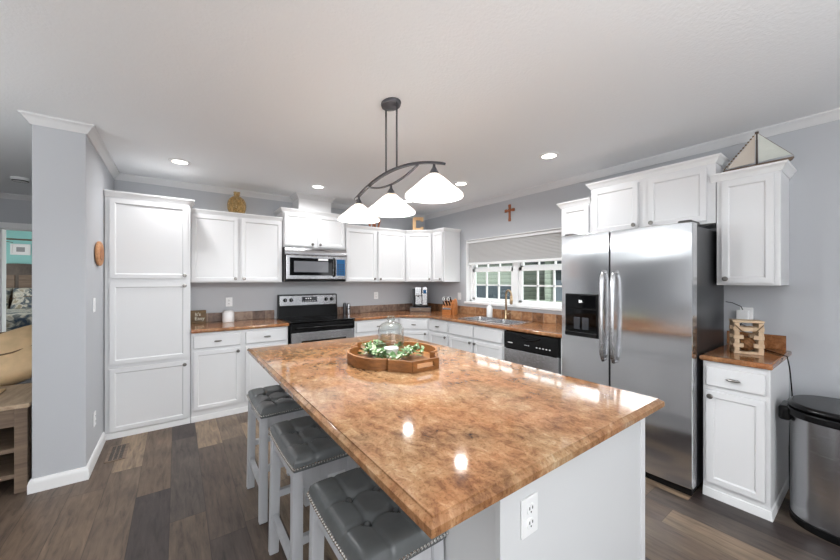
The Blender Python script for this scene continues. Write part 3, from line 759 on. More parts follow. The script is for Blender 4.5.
# ------------------------------------------------------------------ island
IX0, IX1, IY0, IY1 = .93, 2.14, -4.075, -1.94
t = thing('island_cabinet', 'white island base with flat end panel under the big brown top', 'kitchen island', (1.205, -4.018, 0))
IW, IL = 2.09-1.205, 4.018-1.98
b = B(); box(b, 0, IW, .02, IL, 0, CZ0-.001, .002); obj('body', b, 'panel', t)
b = B(); box(b, -.004, IW-.035, 0, .02, 0, CZ0-.001, .002); obj('end_panel', b, 'panel', t)
b = B(); box(b, IW-.035, IW+.004, -.004, .02, 0, CZ0-.001, .003); obj('corner_post', b, 'cab', t)
for k in range(4):
    y0 = .06+k*.49
    mx = Matrix.Translation((IW+.0005, y0, 0)) @ Matrix.Rotation(PI/2, 4, 'Z')
    fronts(t, [F(.0, .45, .722, .852), D(0, .45, .115, .694, 'tr')], 0, mx)
t2 = thing('countertop', 'large brown marbled rectangular island top with the wooden tray on it', 'countertop', (IX0, IY0, CZ0))
TH = CZ1-CZ0; b = B()                          # eased edge with a small step, then a chamfer
def rc(q): return [b.verts.new((x, y, q[1])) for x, y in ((q[0], q[0]), (IX1-IX0-q[0], q[0]), (IX1-IX0-q[0], IY1-IY0-q[0]), (q[0], IY1-IY0-q[0]))]
rings = [rc(q) for q in ((.016, TH), (.0145, TH-.004), (.0135, TH-.0045), (.002, TH-.011), (.0, TH-.013), (.0, .004), (.004, 0))]
b.faces.new(rings[0]); b.faces.new(rings[-1][::-1])
for p, q in zip(rings, rings[1:]):
    for k in range(4): b.faces.new((p[k], q[k], q[(k+1) % 4], p[(k+1) % 4]))
bmesh.ops.recalc_face_normals(b, faces=b.faces); obj('top', b, 'granite', t2, sharp=20)

# ------------------------------------------------------------------ outlets and switches
def outlet(label, loc, rz, kind='outlet'):
    t = thing('wall_outlet' if kind == 'outlet' else 'light_switch', label, 'outlet' if kind == 'outlet' else 'switch', loc, rz)
    b = B(); box(b, -.036, .036, -.007, -.0005, -.054, .054, .003); obj('plate', b, 'whiteplastic', t)
    if kind == 'outlet':
        for z in (-.02, .02):
            b = B(); lathe(b, [(0, 0), (.0165, 0), (.0155, .003), (0, .003)], 18, Matrix.Translation((0, -.0065, z)) @ Matrix.Rotation(PI/2, 4, 'X')); f_ = obj('receptacle', b, 'whiteplastic', t)
            b = B(); box(b, -.008, -.005, -.0102, -.009, z, z+.008); box(b, .005, .008, -.0102, -.009, z, z+.008); lathe(b, [(0, 0), (.0025, 0), (.0025, .001), (0, .001)], 8, Matrix.Translation((0, -.0092, z-.007)) @ Matrix.Rotation(PI/2, 4, 'X')); obj('slot', b, 'slot', f_)
    else:
        b = B(); box(b, -.012, .012, -.011, -.006, -.03, .03, .002); obj('rocker', b, 'whiteplastic', t)
    return t
outlet('white outlet on the end panel of the island', (1.318, -4.018, .742), 0)
outlet('white outlet on the back wall above the white canister', (1.024, 0, 1.14), 0)
outlet('white outlet on the back wall right of the range, below the wall cabinets', (3.008, 0, 1.165), 0)
outlet('white switch plate on the window wall above the knife block', (XW, -.86, 1.16), RW, 'switch')
outlet('white switch plate on the partition wall at hand height left of the pantry', (0, -1.05, 1.21), PI/2, 'switch')
outlet('white outlet low on the partition wall left of the pantry', (0, -1.03, .33), PI/2)
outlet('white outlet behind the plugged-in adapter above the small counter', (XW, -4.0, 1.145), RW)

# ------------------------------------------------------------------ pendant light
PX = 1.585
t = thing('pendant_light', 'charcoal arched pendant fixture with three white cone shades above the island', 'pendant light', (PX, -2.825, HC))
b = B(); lathe(b, [(0, 0), (.062, 0), (.064, -.006), (.06, -.02), (.02, -.03), (0, -.03)], 28, sx=.9, sy=1.15); obj('canopy', b, 'iron', t)
for y in (.061, -.066):
    b = B(); tube(b, [(0, y, -.02), (0, y, -.418)], .0055, 8); obj('rod', b, 'iron', t)
def arc(y0, y1, z0, zm, z1, n=24):
    out = []
    for i in range(n+1):
        u = i/n; out.append((0, y0+(y1-y0)*u, (1-u)**2*z0+2*u*(1-u)*(2*zm-.5*(z0+z1))+u*u*z1))
    return out
b = B()
for p0, p1 in zip(*(lambda q: (q, q[1:]))(arc(.507, -.505, -.497, -.418, -.515))): bar(b, p0, p1, .022, .012, bev=0)
obj('upper_arc', b, 'iron', t)
b = B(); tube(b, arc(.31, -.29, -.447, -.502, -.457), .0065, 8); obj('lower_arc', b, 'iron', t)
for y, zt in ((.448, -.515), (0, -.535), (-.427, -.522)):
    b = B(); lathe(b, [(0, .03), (.006, .03), (.008, .012), (.022, -.014), (.03, -.03), (.0, -.03)], 16, Matrix.Translation((0, y, zt))); obj('shade_holder', b, 'iron', t)
    b = B(); lathe(b, [(.026, -.024), (.06, -.052), (.105, -.094), (.142, -.124), (.150, -.134), (.150, -.142), (.147, -.142), (.140, -.128), (.102, -.098), (.057, -.056), (.023, -.028), (.026, -.024)], 40, Matrix.Translation((0, y, zt)))
    sh = obj('lamp_shade', b, 'shadeglass', t); sh['label'] = 'glowing white glass cone shade'
    b = B(); lathe(b, [(0, -.118), (.018, -.112), (.028, -.092), (.024, -.07), (.014, -.05), (.014, -.03), (0, -.03)], 14, Matrix.Translation((0, y, zt))); obj('bulb', b, 'bulb', t)
    l = bpy.data.lights.new('bulb_light', 'POINT'); l.energy = 25; l.color = (.93, .975, 1); l.shadow_soft_size = .03
    lo = bpy.data.objects.new('bulb_light', l); C.objects.link(lo); lo.location = (PX, -2.825+y, HC+zt-.135)

# ------------------------------------------------------------------ downlights
names = [(.541, -.811, 'recessed ceiling downlight nearest the partition wall, above the pantry'),
         (1.847, -.744, 'recessed ceiling downlight in front of the short cabinet above the microwave'),
         (3.155, -2.882, 'recessed ceiling downlight between the pendant and the fridge'),
         (3.111, -1.806, 'recessed ceiling downlight behind the nearest pendant shade, by the sink window'),
         (3.09, -.765, 'recessed ceiling downlight over the far corner, mostly hidden by the pendant shades')]
proto = None
for x, y, lab in names:
    if proto is None:
        proto = thing('downlight', lab, 'ceiling light', (x, y, HC), 0, 'recessed downlights')
        b = B(); lathe(b, [(.058, 0), (.088, 0), (.086, -.006), (.06, -.008), (.058, 0)], 32); obj('trim_ring', b, 'whiteplastic', proto)
        b = B(); lathe(b, [(0, -.003), (.06, -.003), (.06, -.0045), (0, -.0045)], 32); obj('lens', b, 'lens', proto)['label'] = 'glowing lens'
    else: dup(proto, (x, y, HC), lab)
for x, y, _ in names:
    l = area('downlight_beam', (x, y, HC-.012), (0, 0, 0), .11, .11, 6.6, (.98, .99, 1), 'DISK', 160)

# ------------------------------------------------------------------ bar stools
def seat_bm():
    b = B(); nx, ny = 26, 36; hx, hy = .138, .215; z0, zt = .598, .664
    def shape(u, v):                        # u, v in -1..1 over the cushion
        x, y = u*hx, v*hy
        saddle = .016*(abs(v)**2.2)-.008
        edge = (1-abs(u)**7)*(1-abs(v)**9)
        z = zt+saddle-.022*(1-max(0, edge)**.5)
        for bx in (-.052, .052):
            for by in (-.07, .07):
                d = math.hypot(x-bx, y-by); z -= .021*math.exp(-(d/.022)**2)
        for s_ in (-.052, .052): z -= .006*math.exp(-((x-s_)/.007)**2)*(1-.3*abs(v))
        for s_ in (-.07, .07): z -= .006*math.exp(-((y-s_)/.007)**2)*(1-.3*abs(u))
        return x, y, z
    nx, ny = 60, 84
    def warp(i, n): return math.copysign(1-(1-abs(2*i/n-1))**1.15, 2*i/n-1)
    g = [[b.verts.new(shape(warp(i, nx), warp(j, ny))) for j in range(ny+1)] for i in range(nx+1)]
    for i in range(nx):
        for j in range(ny): b.faces.new((g[i][j], g[i+1][j], g[i+1][j+1], g[i][j+1]))
    loop = [g[i][0] for i in range(nx+1)]+[g[nx][j] for j in range(1, ny+1)]+[g[i][ny] for i in range(nx-1, -1, -1)]+[g[0][j] for j in range(ny-1, 0, -1)]
    prev = loop
    for k, (out, dz) in enumerate(((.006, -.012), (.008, -.028), (.006, -.045))):
        cur = []
        for v in loop:
            n = Vector((v.co.x/hx, v.co.y/hy, 0)); n = Vector((math.copysign(abs(n.x)**6, n.x), math.copysign(abs(n.y)**6, n.y), 0)).normalized()
            sad = .010*(abs(v.co.y/hy)**2.2)
            zz = max(v.co.z+dz, 0)
            if k == 2: zz = z0+sad-.004
            cur.append(b.verts.new((v.co.x+n.x*out, v.co.y+n.y*out, zz)))
        for i in range(len(loop)): j = (i+1) % len(loop); b.faces.new((prev[i], cur[i], cur[j], prev[j]))
        prev = cur
    b.faces.new(prev); bmesh.ops.recalc_face_normals(b, faces=b.faces)
    return b
def make_stool(label, loc):
    t = thing('bar_stool', label, 'stool', loc, 0, 'bar stools along the island')
    obj('seat_cushion', seat_bm(), 'leather', t, sharp=70)
    for bx in (-.052, .052):
        for by in (-.07, .07):
            b = B(); lathe(b, [(0, .006), (.006, .0045), (.010, .001), (.0105, -.003), (0, -.004)][::-1], 14, Matrix.Translation((bx, by, .642))); obj('tuft_button', b, 'leather', t)
    b = B(); hx, hy = .1485, .2255
    def stud(x, y, nx, ny):
        sad = .010*(abs(y/.215)**2.2); z = .609+sad
        lathe(b, [(.0058, -.003), (.0055, 0), (.0042, .003), (0, .004)], 6, Matrix.Translation((x, y, z)) @ Vector((0, 0, 1)).rotation_difference(Vector((nx, ny, 0))).to_matrix().to_4x4())
    for i in range(34):
        y = -hy+.006+(2*hy-.012)*i/33; stud(-hx+.001, y, -1, 0); stud(hx-.001, y, 1, 0)
    for i in range(24):
        x = -hx+.006+(2*hx-.012)*i/23; stud(x, -hy+.001, 0, -1); stud(x, hy-.001, 0, 1)
    obj('nailhead_trim', b, 'nailhead', t, smooth=False)
    for sx in (-1, 1):
        for sy in (-1, 1):
            b = B(); bar(b, (sx*.130, sy*.203, 0), (sx*.122, sy*.186, .602), .044, .040, bev=.003); lg = obj('leg', b, 'stoolpaint', t)
            b = B(); box(b, sx*.130-.019, sx*.130+.019, sy*.203-.018, sy*.203+.018, -.001, .004); obj('foot_glide', b, 'rubber', lg)
    for sy in (-1, 1):                      # short aprons with a gentle saddle curve
        b = B(); box(b, -.115, .115, sy*.184-.012, sy*.184+.012, .535, .603, .002); obj('apron', b, 'stoolpaint', t)
        b = B(); bar(b, (-.13, sy*.195, .30), (.13, sy*.195, .30), .026, .034); obj('stretcher', b, 'stoolpaint', t)
    for sx in (-1, 1):
        b = B(); box(b, sx*.120-.012, sx*.120+.012, -.172, .172, .54, .597, .002); obj('apron', b, 'stoolpaint', t)
        b = B(); bar(b, (sx*.128, -.19, .19), (sx*.128, .19, .19), .026, .036); obj('stretcher', b, 'stoolpaint', t)
    return t
st = make_stool('grey tufted bar stool at the far end of the island, nearest the cabinets', (1.052, -2.29, 0))
dup(st, (1.052, -2.96, 0), 'grey tufted bar stool in the middle of the row of three')
dup(st, (1.052, -3.590, 0), 'grey tufted bar stool nearest the camera under the island corner')

# ------------------------------------------------------------------ tray, bell jar, greenery on the island
TC = (1.595, -2.83)
def spline(pts, n=6):
    out = []; N = len(pts)
    for i in range(N):
        p0, p1, p2, p3 = (Vector(pts[(i+k) % N]) for k in (-1, 0, 1, 2))
        for j in range(n):
            u = j/n; out.append(.5*((2*p1)+(p2-p0)*u+(2*p0-5*p1+4*p2-p3)*u*u+(3*p1-p0-3*p2+p3)*u**3))
    return out
q = [(.298, 0), (.290, .08), (.260, .152), (.215, .202), (.170, .220)]     # round side lobe down to the notch
q2 = [(.188, .250), (.160, .275), (.132, .305), (.114, .335), (.100, .365)]  # then a hollow curve out to the handle
quarter = q+q2
outl = quarter+[(-x, y) for x, y in quarter[::-1]]+[(-x, -y) for x, y in quarter[1:]]+[(x, -y) for x, y in quarter[:0:-1]]
def dens(pts):
    out = []
    for i in range(len(pts)):
        a, c = Vector(pts[i]), Vector(pts[(i+1) % len(pts)])
        out.append(a)
    return out
def smooth_outline(pts, hard):
    # Catmull-Rom between hard corners so lobes stay round and notches crisp
    out = []; N = len(pts)
    for i in range(N):
        p1, p2 = Vector(pts[i]), Vector(pts[(i+1) % N])
        p0 = Vector(pts[i-1]) if i not in hard else p1*2-p2
        j = (i+1) % N
        p3 = Vector(pts[(i+2) % N]) if j not in hard else p2*2-p1
        n = 5
        for k in range(n):
            u = k/n; out.append(.5*((2*p1)+(p2-p0)*u+(2*p0-5*p1+4*p2-p3)*u*u+(3*p1-p0-3*p2+p3)*u**3))
    return out
hard = [i for i, p in enumerate(outl) if any(abs(abs(p[0])-k) < 1e-4 for k in (.170, .188, .100))]
OL = smooth_outline(outl, hard)
def inset(pts, d):
    out = []; N = len(pts)
    for i in range(N):
        a = (pts[i]-pts[i-1]).normalized(); c = (pts[(i+1) % N]-pts[i]).normalized()
        n0 = Vector((-a.y, a.x)); n1 = Vector((-c.y, c.x)); m = n0+n1
        m = m/max(.4, 1+n0.dot(n1)); out.append(pts[i]+m*d)
    return out
IL_ = inset(OL, .014)
t = thing('serving_tray', 'scalloped brown wooden tray with cut-out handles on the island', 'tray', (TC[0], TC[1], CZ1)); t.scale = (.91, .93, 1)
b = B(); slab(b, OL, .001, .012); obj('tray_base', b, 'traywood', t)
b = B(); RH = .062
N_ = len(OL)
ends = {k for k in range(N_) if abs(OL[k].y) > .362 and abs(OL[(k+1) % N_].y) > .362}
start = [k for k in range(N_) if k not in ends and (k-1) % N_ in ends]
for k0 in start:
    run = [k0]
    while run[-1] % N_ not in ends: run.append((run[-1]+1) % N_)
    vs = [[b.verts.new((p.x, p.y, z)) for p, z in ((OL[k], .0125), (OL[k], RH), (IL_[k], RH), (IL_[k], .0125))] for k in run]
    for a, c in zip(vs, vs[1:]):
        for m_ in range(4): b.faces.new((a[m_], a[(m_+1) % 4], c[(m_+1) % 4], c[m_]))
    b.faces.new(vs[0][::-1]); b.faces.new(vs[-1])
bmesh.ops.recalc_face_normals(b, faces=b.faces); obj('tray_rim', b, 'traywood', t)
for s in (-1, 1):
    b = B(); ya, yb = sorted((s*.351, s*.365))
    box(b, -.094, -.062, ya, yb, .012, RH+.0); box(b, .062, .094, ya, yb, .012, RH); box(b, -.062, .062, ya, yb, .012, .022); box(b, -.062, .062, ya, yb, .047, RH)
    obj('handle_end', b, 'traywood', t)
# bell jar with candle
t = thing('bell_jar', 'clear glass bell jar with a stubby knob standing in the wooden tray', 'glass jar', (1.60, -2.80, CZ1+.013))
prof_o = [(.076, .0), (.082, .004), (.081, .02), (.080, .15), (.078, .172), (.071, .190), (.056, .204), (.036, .212), (.022, .215), (.018, .221), (.025, .229), (.027, .240), (.020, .249), (0, .251)]
b = B(); lathe(b, prof_o, 40); obj('dome', b, 'jarglass', t, sharp=60)
b = B(); lathe(b, [(0, .0005), (.046, .0005), (.048, .006), (.048, .05), (.044, .055), (0, .052)], 28); o = obj('pillar_candle', b, 'candle'); o.location = (1.60, -2.80, CZ1+.0135)
tag(o, 'short white pillar candle inside the bell jar', 'candle')
# greenery garland around the jar
def leaf(b, p, d, up, L, W):
    d = d.normalized(); s = d.cross(up).normalized(); n = s.cross(d)
    pts = [(0, 0, 0), (.3, .5, .06), (.65, .42, .05), (1, 0, -.06), (.65, -.42, .05), (.3, -.5, .06)]
    vs = [b.verts.new(p+d*(u*L)+s*(v*W)+n*(h*L)) for u, v, h in pts]; m1 = b.verts.new(p+d*(.5*L)-n*(.02*L))
    for i in range(6): b.faces.new((vs[i], vs[(i+1) % 6], m1))
gr = thing('greenery_garland', 'artificial green leaf and cream blossom garland lying around the bell jar', 'greenery', (1.60, -2.81, CZ1+.013))
bA, bB, bC, bS = B(), B(), B(), B()
rnd = random.Random(11)
stems = []
for k in range(30):
    a = rnd.uniform(0, 2*PI); r0 = .105; r1 = rnd.uniform(.14, .21)
    if abs(math.sin(a)) < .3: r1 = min(r1, .2)
    a2 = a+rnd.uniform(-.5, .5); z1 = rnd.uniform(.02, .085)
    p0 = Vector((r0*math.cos(a), r0*math.sin(a), .008)); p1 = Vector((r1*math.cos(a2), r1*math.sin(a2), z1*.8))
    pm = (p0+p1)/2+Vector((0, 0, .02)); tube(bS, [p0, pm, p1], .0012, 4)
    for j in range(9):
        u = j/8; p = (1-u)**2*p0+2*u*(1-u)*pm+u*u*p1
        d = Vector((rnd.uniform(-1, 1), rnd.uniform(-1, 1), rnd.uniform(.0, .9)))
        leaf(bA if rnd.random() < .6 else bB, p, d, Vector((rnd.uniform(-.3, .3), rnd.uniform(-.3, .3), 1)).normalized(), rnd.uniform(.030, .054), rnd.uniform(.018, .030))
    for j in range(3):
        u = rnd.uniform(.3, 1); p = (1-u)**2*p0+2*u*(1-u)*pm+u*u*p1+Vector((rnd.uniform(-.02, .02), rnd.uniform(-.02, .02), rnd.uniform(.0, .025)))
        t_ = bmesh.new(); bmesh.ops.create_icosphere(t_, subdivisions=1, radius=rnd.uniform(.003, .006)); join(bC, t_, Matrix.Translation(p))
for bm_, nm, mt_ in ((bA, 'leaves', 'leaf'), (bB, 'pale_leaves', 'leaf2'), (bC, 'blossoms', 'petal'), (bS, 'stems', 'leaf')):
    o = obj(nm, bm_, mt_, gr, smooth=False); o['kind'] = 'stuff'

# ------------------------------------------------------------------ things on the back counters
ZC = CZ1+.0005
t = thing('wooden_sign', 'square brown wooden sign with cream lettering leaning beside the pantry', 'sign', (.715, -.032, ZC), R(0))
b = B(); box(b, -.075, .075, -.022, 0, 0, .145, .002); obj('board', b, 'signwood', t)
def text(body, size, loc, parent, m):
    c = bpy.data.curves.new('lettering', 'FONT'); c.body = body; c.size = size; c.extrude = .0006; c.align_x = 'CENTER'
    o = bpy.data.objects.new('tmp', c); C.objects.link(o); dg = bpy.context.evaluated_depsgraph_get()
    me = bpy.data.meshes.new_from_object(o.evaluated_get(dg)); bpy.data.objects.remove(o)
    k = bpy.data.objects.new('lettering', me); me.materials.clear(); me.materials.append(M[m]); C.objects.link(k)
    k.parent = parent; k.location = loc; k.rotation_euler = (PI/2, 0, 0); return k
text("It's", .05, (-.005, -.0232, .085), t, 'petal'); text('Easy', .055, (.012, -.0232, .035), t, 'petal')
t = thing('canister', 'white ceramic canister with lid on the counter left of the range', 'canister', (1.003, -.125, ZC))
b = B(); lathe(b, [(0, 0), (.058, 0), (.062, .008), (.062, .105), (.056, .115), (0, .115)], 28); obj('jar', b, 'ceramic', t)
b = B(); lathe(b, [(0, .1155), (.056, .1155), (.057, .128), (.04, .136), (0, .138)], 28); obj('lid', b, 'ceramic', t)
for x, lab, m_ in ((2.445, 'dark grey grinder, left of the pair right of the range', 'darksteel'), (2.505, 'bright steel grinder, right of the pair beside the range', 'steel')):
    t = thing('pepper_grinder', lab, 'grinder', (x, -.12, ZC))
    b = B(); lathe(b, [(0, 0), (.026, 0), (.027, .01), (.023, .07), (.026, .12), (.024, .15), (.014, .165), (0, .168)], 18); obj('grinder_body', b, m_, t)
    if m_ == 'steel':
        b = B(); lathe(b, [(0, 0), (.009, 0), (.009, .003), (0, .003)], 12, Matrix.Translation((0, -.0245, .085)) @ Matrix.Rotation(PI/2, 4, 'X')); obj('dial', b, 'black', t)
    else:
        b = B(); lathe(b, [(0, .168), (.012, .168), (.012, .18), (0, .184)], 12); obj('cap', b, 'steel', t)
# pod drawer and coffee maker in the corner
CR = R(-40)
t = thing('pod_drawer', 'low wood-fronted pod drawer under the coffee maker in the corner', 'drawer box', (3.635, -.315, ZC), CR)
b = B(); box(b, -.16, .16, -.13, .13, .0, .07, .004); obj('drawer_case', b, 'iron', t)
b = B(); box(b, -.152, .152, -.136, -.13, .008, .062, .002); fr = obj('drawer_front', b, 'greywood', t)
b = B(); lathe(b, [(0, 0), (.008, 0), (.01, .012), (0, .014)], 10, Matrix.Translation((0, -.136, .035)) @ Matrix.Rotation(PI/2, 4, 'X')); obj('knob', b, 'nickel', fr)
t = thing('coffee_maker', 'black and silver single-serve coffee maker standing in the corner', 'coffee maker', (3.635, -.315, ZC+.0705), CR)
b = B(); box(b, -.115, .115, -.12, .12, 0, .03, .008, 3); obj('drip_base', b, 'black', t)
b = B(); box(b, -.10, .10, .0, .12, .03, .30, .012, 3); obj('body', b, 'black', t)
b = B(); box(b, -.085, .015, -.115, .0, .175, .31, .008, 3); obj('brew_head', b, 'steel', t)
b = B(); box(b, .03, .105, -.115, .03, .03, .31, .008, 3); wt = obj('side_column', b, 'steel', t)
b = B(); box(b, .045, .09, -.118, -.114, .21, .27, .002); obj('screen', b, 'bluefilm', wt)
b = B(); box(b, -.085, .015, -.01, .0, .035, .17, .003); obj('splash_panel', b, 'steel', t)
b = B(); tube(b, [(-.035, -.06, .16), (-.035, -.06, .18)], .012, 10); obj('spout', b, 'black', t)
b = B(); box(b, -.135, -.102, -.02, .11, .03, .28, .01, 3); obj('water_tank', b, 'darksteel', t)
# knife block
t = thing('knife_block', 'orange-brown wooden knife block on the counter left of the window', 'knife block', (3.66, -.99, ZC), R(-62))
mY = Matrix(((0, 0, 1, 0), (1, 0, 0, 0), (0, 1, 0, 0), (0, 0, 0, 1)))
b = B(); slab(b, [(-.085, 0), (.085, 0), (.085, .17), (.05, .205), (.01, .20), (-.085, .105)], -.09, .045, bev=.004, mx=mY); obj('block', b, 'blockwood', t)
b = B(); slab(b, [(-.05, 0), (.085, 0), (.085, .16), (.06, .21), (.03, .225), (-.0, .2), (-.05, .1)], .0455, .08, bev=.006, mx=mY); obj('side_block', b, 'blockwood', t)
b = B(); box(b, -.084, .04, -.0885, -.0852, .075, .1, .003); obj('scissor_shelf', b, 'steel', t)
for i in range(2):
    for j in range(3):
        x = -.065+.042*j; y = -.05+.045*i; z = .125+.05*i
        b = B(); bar(b, (x, y, z), (x, y-.06, z+.075), .016, .022, bev=.003); kn = obj('knife_handle', b, 'black', t)
        b = B(); tube(b, [(x, y-.061, z+.0765), (x, y-.066, z+.083)], .009, 8); obj('pommel', b, 'steel', kn)
for x in (-.06, .012):
    b = B(); pts = [(x+.016*math.cos(a), -.085-.02, .225+.024*math.sin(a)) for a in [2*PI*i/12 for i in range(13)]]; tube(b, pts, .004, 6, cap=False)
    tube(b, [(x, -.105, .203), (x, -.06, .15)], .005, 6); obj('scissor_handle', b, 'whiteplastic', t)

# ------------------------------------------------------------------ things on top of the cabinets and on the walls
VZ = 2.158
t = thing('glass_vase', 'round amber glass jug on top of the wall cabinet beside the pantry', 'vase', (1.085, -.17, VZ+.0005)); t.scale = (.87, .87, 1.08)
o_ = [(0, 0), (.06, 0), (.088, .02), (.110, .06), (.115, .10), (.108, .14), (.086, .175), (.050, .197), (.034, .204), (.031, .212), (.040, .220), (.034, .230), (.040, .240), (.043, .248)]
i_ = [(r-.004 if r > .01 else 0, z+(.004 if z < .02 else 0)) for r, z in o_[::-1]]
b = B(); lathe(b, o_, 36); obj('jug', b, 'amber', t, sharp=70)
CZc = 2.158
t = thing('wooden_letter', 'pale wooden letter C standing on the corner wall cabinet', 'letter', (3.53, -.385, CZc+.0005), R(-30))
cpts = [(.082, .0), (.082, .062), (.042, .062), (.042, .045), (-.032, .045), (-.032, .165), (.042, .165), (.042, .148), (.082, .148), (.082, .21), (-.06, .21), (-.082, .19), (-.082, .02), (-.06, .0)]
b = B(); slab(b, cpts, -.02, .02, bev=.003, mx=Matrix(((1, 0, 0, 0), (0, 0, -1, 0), (0, 1, 0, 0), (0, 0, 0, 1)))); obj('letter_c', b, 'letterwood', t)
t = thing('wooden_ornament', 'red-brown wooden ornament half hidden behind the farthest pendant shade', 'ornament', (2.87, -.2, CZc+.0005))
b = B(); box(b, -.085, .085, -.03, .03, 0, .02, .003); obj('plinth', b, 'letterwood', t)
b = B()
for i in range(4):
    x = -.066+.044*i; bar(b, (x, 0, .02), (x+.03*(1 if i % 2 else -1), 0, .135), .02, .028)
bar(b, (-.08, 0, .135), (.08, 0, .135), .026, .02); obj('carved_lattice', b, 'redwood', t)
t = thing('wall_cross', 'small copper-brown cross on the wall above the sink window', 'cross', (XW, -1.804, 2.257), RW)
b = B(); box(b, -.014, .014, -.016, -.001, -.088, .088, .004); box(b, -.055, .055, -.016, -.001, .018, .046, .004)
lathe(b, [(0, 0), (.024, 0), (.02, .008), (0, .01)], 14, Matrix.Translation((0, -.014, .032)) @ Matrix.Rotation(PI/2, 4, 'X'))
for x, z in ((-.058, .032), (.058, .032), (0, .088), (0, -.088)): box(b, x-.02, x+.02, -.017, -.001, z-.02, z+.02, .008)
obj('cross', b, 'copper', t)
t = thing('cork_plaque', 'oval cork plaque hung on the partition wall left of the pantry', 'plaque', (0, -.905, 1.614), PI/2)
b = B(); lathe(b, [(0, .002), (.09, .002), (.098, .008), (.098, .02), (.09, .026), (0, .026)], 30, Matrix.Rotation(PI/2, 4, 'X'), sx=1.35); obj('disc', b, 'cork', t)
b = B(); lathe(b, [(0, .0262), (.055, .0262), (.055, .0285), (0, .0285)], 24, Matrix.Rotation(PI/2, 4, 'X'), sx=1.35); obj('inlay', b, 'blockwood', t)
# model sailboat
t = thing('model_sailboat', 'small model sailboat with a beige and a faded sail on the cabinet top', 'model boat', (3.70, -4.09, 2.152), RW)
b = B(); slab(b, [(-.17, .03), (.175, .034), (.165, .018), (.13, .0), (-.12, .0), (-.15, .012)], -.022, .022, bev=.006, mx=Matrix(((1, 0, 0, 0), (0, 0, -1, 0), (0, 1, 0, 0), (0, 0, 0, 1)))); obj('hull', b, 'greywood', t)
b = B(); tube(b, [(.005, 0, .03), (.005, 0, .245)], [.006, .004], 8); lathe(b, [(0, .24), (.01, .24), (.01, .252), (0, .255)], 8, Matrix.Translation((.005, 0, 0))); obj('mast', b, 'headwood', t)
def sail(name, pts, m, k):
    b = B(); n = 8; a, c, d = (Vector(p) for p in pts); g = []
    for i in range(n+1):
        row = []
        for j in range(n+1-i):
            u, v = i/n, j/n; p = a+(c-a)*u+(d-a)*v; p.y += k*u*v*4*(1-u-v+.25); row.append(b.verts.new(p))
        g.append(row)
    for i in range(n):
        for j in range(n-i):
            b.faces.new((g[i][j], g[i+1][j], g[i][j+1]))
            if j < n-i-1: b.faces.new((g[i+1][j], g[i+1][j+1], g[i][j+1]))
    bmesh.ops.recalc_face_normals(b, faces=b.faces); bmesh.ops.solidify(b, geom=b.faces[:], thickness=.0015); return obj(name, b, m, t)
sail('fore_sail', [(-.006, -.004, .045), (-.15, -.004, .04), (-.002, -.004, .235)], 'sail', .03)
sail('main_sail', [(.014, -.004, .045), (.165, -.004, .052), (.012, -.004, .235)], 'lace', .03)
b = B()
for i in range(14): u = i/13; box(b, -.16+.16*u-.004, -.16+.16*u+.004, -.007, .001, .04+.2*u-.003, .04+.2*u+.005)
tube(b, [(-.165, -.003, .038), (.004, -.003, .246)], .0012, 5); tube(b, [(.006, 0, .246), (.175, 0, .042)], .001, 5); obj('rigging', b, 'rope', t)

# ------------------------------------------------------------------ small counter: crate ornament, adapter, cord
t = thing('wooden_crate_ornament', 'small pale stacked-stick wooden crate on the counter right of the fridge', 'ornament', (3.60, -4.06, ZC), R(-66)); t.scale = (.86, .86, 1.0)
b = B(); box(b, -.085, .085, -.06, .06, 0, .016, .002); obj('crate_base', b, 'pinewood', t)
for i in range(7):
    z = .0165+.027*i
    if i % 2 == 0: spec = [(x-.015, x+.015, -.068, .068) for x in (-.068, .068)]
    else: spec = [(x-.030, x+.030, y-.010, y+.010) for x in (-.058, .058) for y in (-.052, .052)]
    for q in spec: b = B(); box(b, *q, z, z+.0265, .003); obj('stick', b, 'pinewood', t)
for y in (-.054, -.024, .006, .036): b = B(); box(b, -.09, .09, y, y+.022, .206, .220, .002); obj('top_slat', b, 'pinewood', t)
for y in (-.058, .040): b = B(); box(b, -.053, .053, y, y+.016, .150, .176, .002); obj('cross_slat', b, 'pinewood', t)
b = B(); tube(b, [(-.08, -.066, .19), (-.04, -.072, .15), (0, -.072, .135), (.04, -.072, .15), (.08, -.066, .195)], .0035, 6); obj('rope_swag', b, 'rope', t)
b = B(); t_ = bmesh.new(); bmesh.ops.create_icosphere(t_, subdivisions=3, radius=.046)
for v in t_.verts: v.co *= 1+.09*math.sin(v.co.z*260+math.atan2(v.co.y, v.co.x)*6)
join(b, t_, Matrix.Translation((0, 0, .063))); o = obj('wicker_ball', b, 'wicker', None); o.location = t.location; o.rotation_euler = t.rotation_euler
tag(o, 'dark brown woven ball inside the stick crate', 'ball')
t = thing('power_adapter', 'white plug-in adapter in the outlet above the small counter', 'adapter', (XW, -3.985, 1.13), RW)
b = B(); box(b, -.034, .034, -.055, -.011, -.045, .05, .006, 3); obj('adapter_body', b, 'whiteplastic', t)
b = B(); tube(b, [(.0, -.035, .05), (-.01, -.035, .075), (-.06, -.03, .10), (-.10, -.015, .105)], .003, 6); obj('grey_wire', b, 'display', t)
b = B(); tube(b, [(0, -.045, -.045), (-.03, -.06, -.07), (.015, -.07, -.085), (.03, -.05, -.07), (-.01, -.05, -.055), (-.02, -.04, -.105), (-.02, -.04, -.205)], .003, 6); obj('black_wire', b, 'black', t)
b = B(); tube(b, [(3.90, -4.06, ZC+.005), (3.80, -4.13, ZC+.005), (3.70, -4.20, ZC+.005), (3.675, -4.238, ZC-.002), (3.68, -4.248, .84), (3.71, -4.25, .76), (3.74, -4.252, .66), (3.78, -4.235, .3), (3.82, -4.232, .005)], .0038, 7)
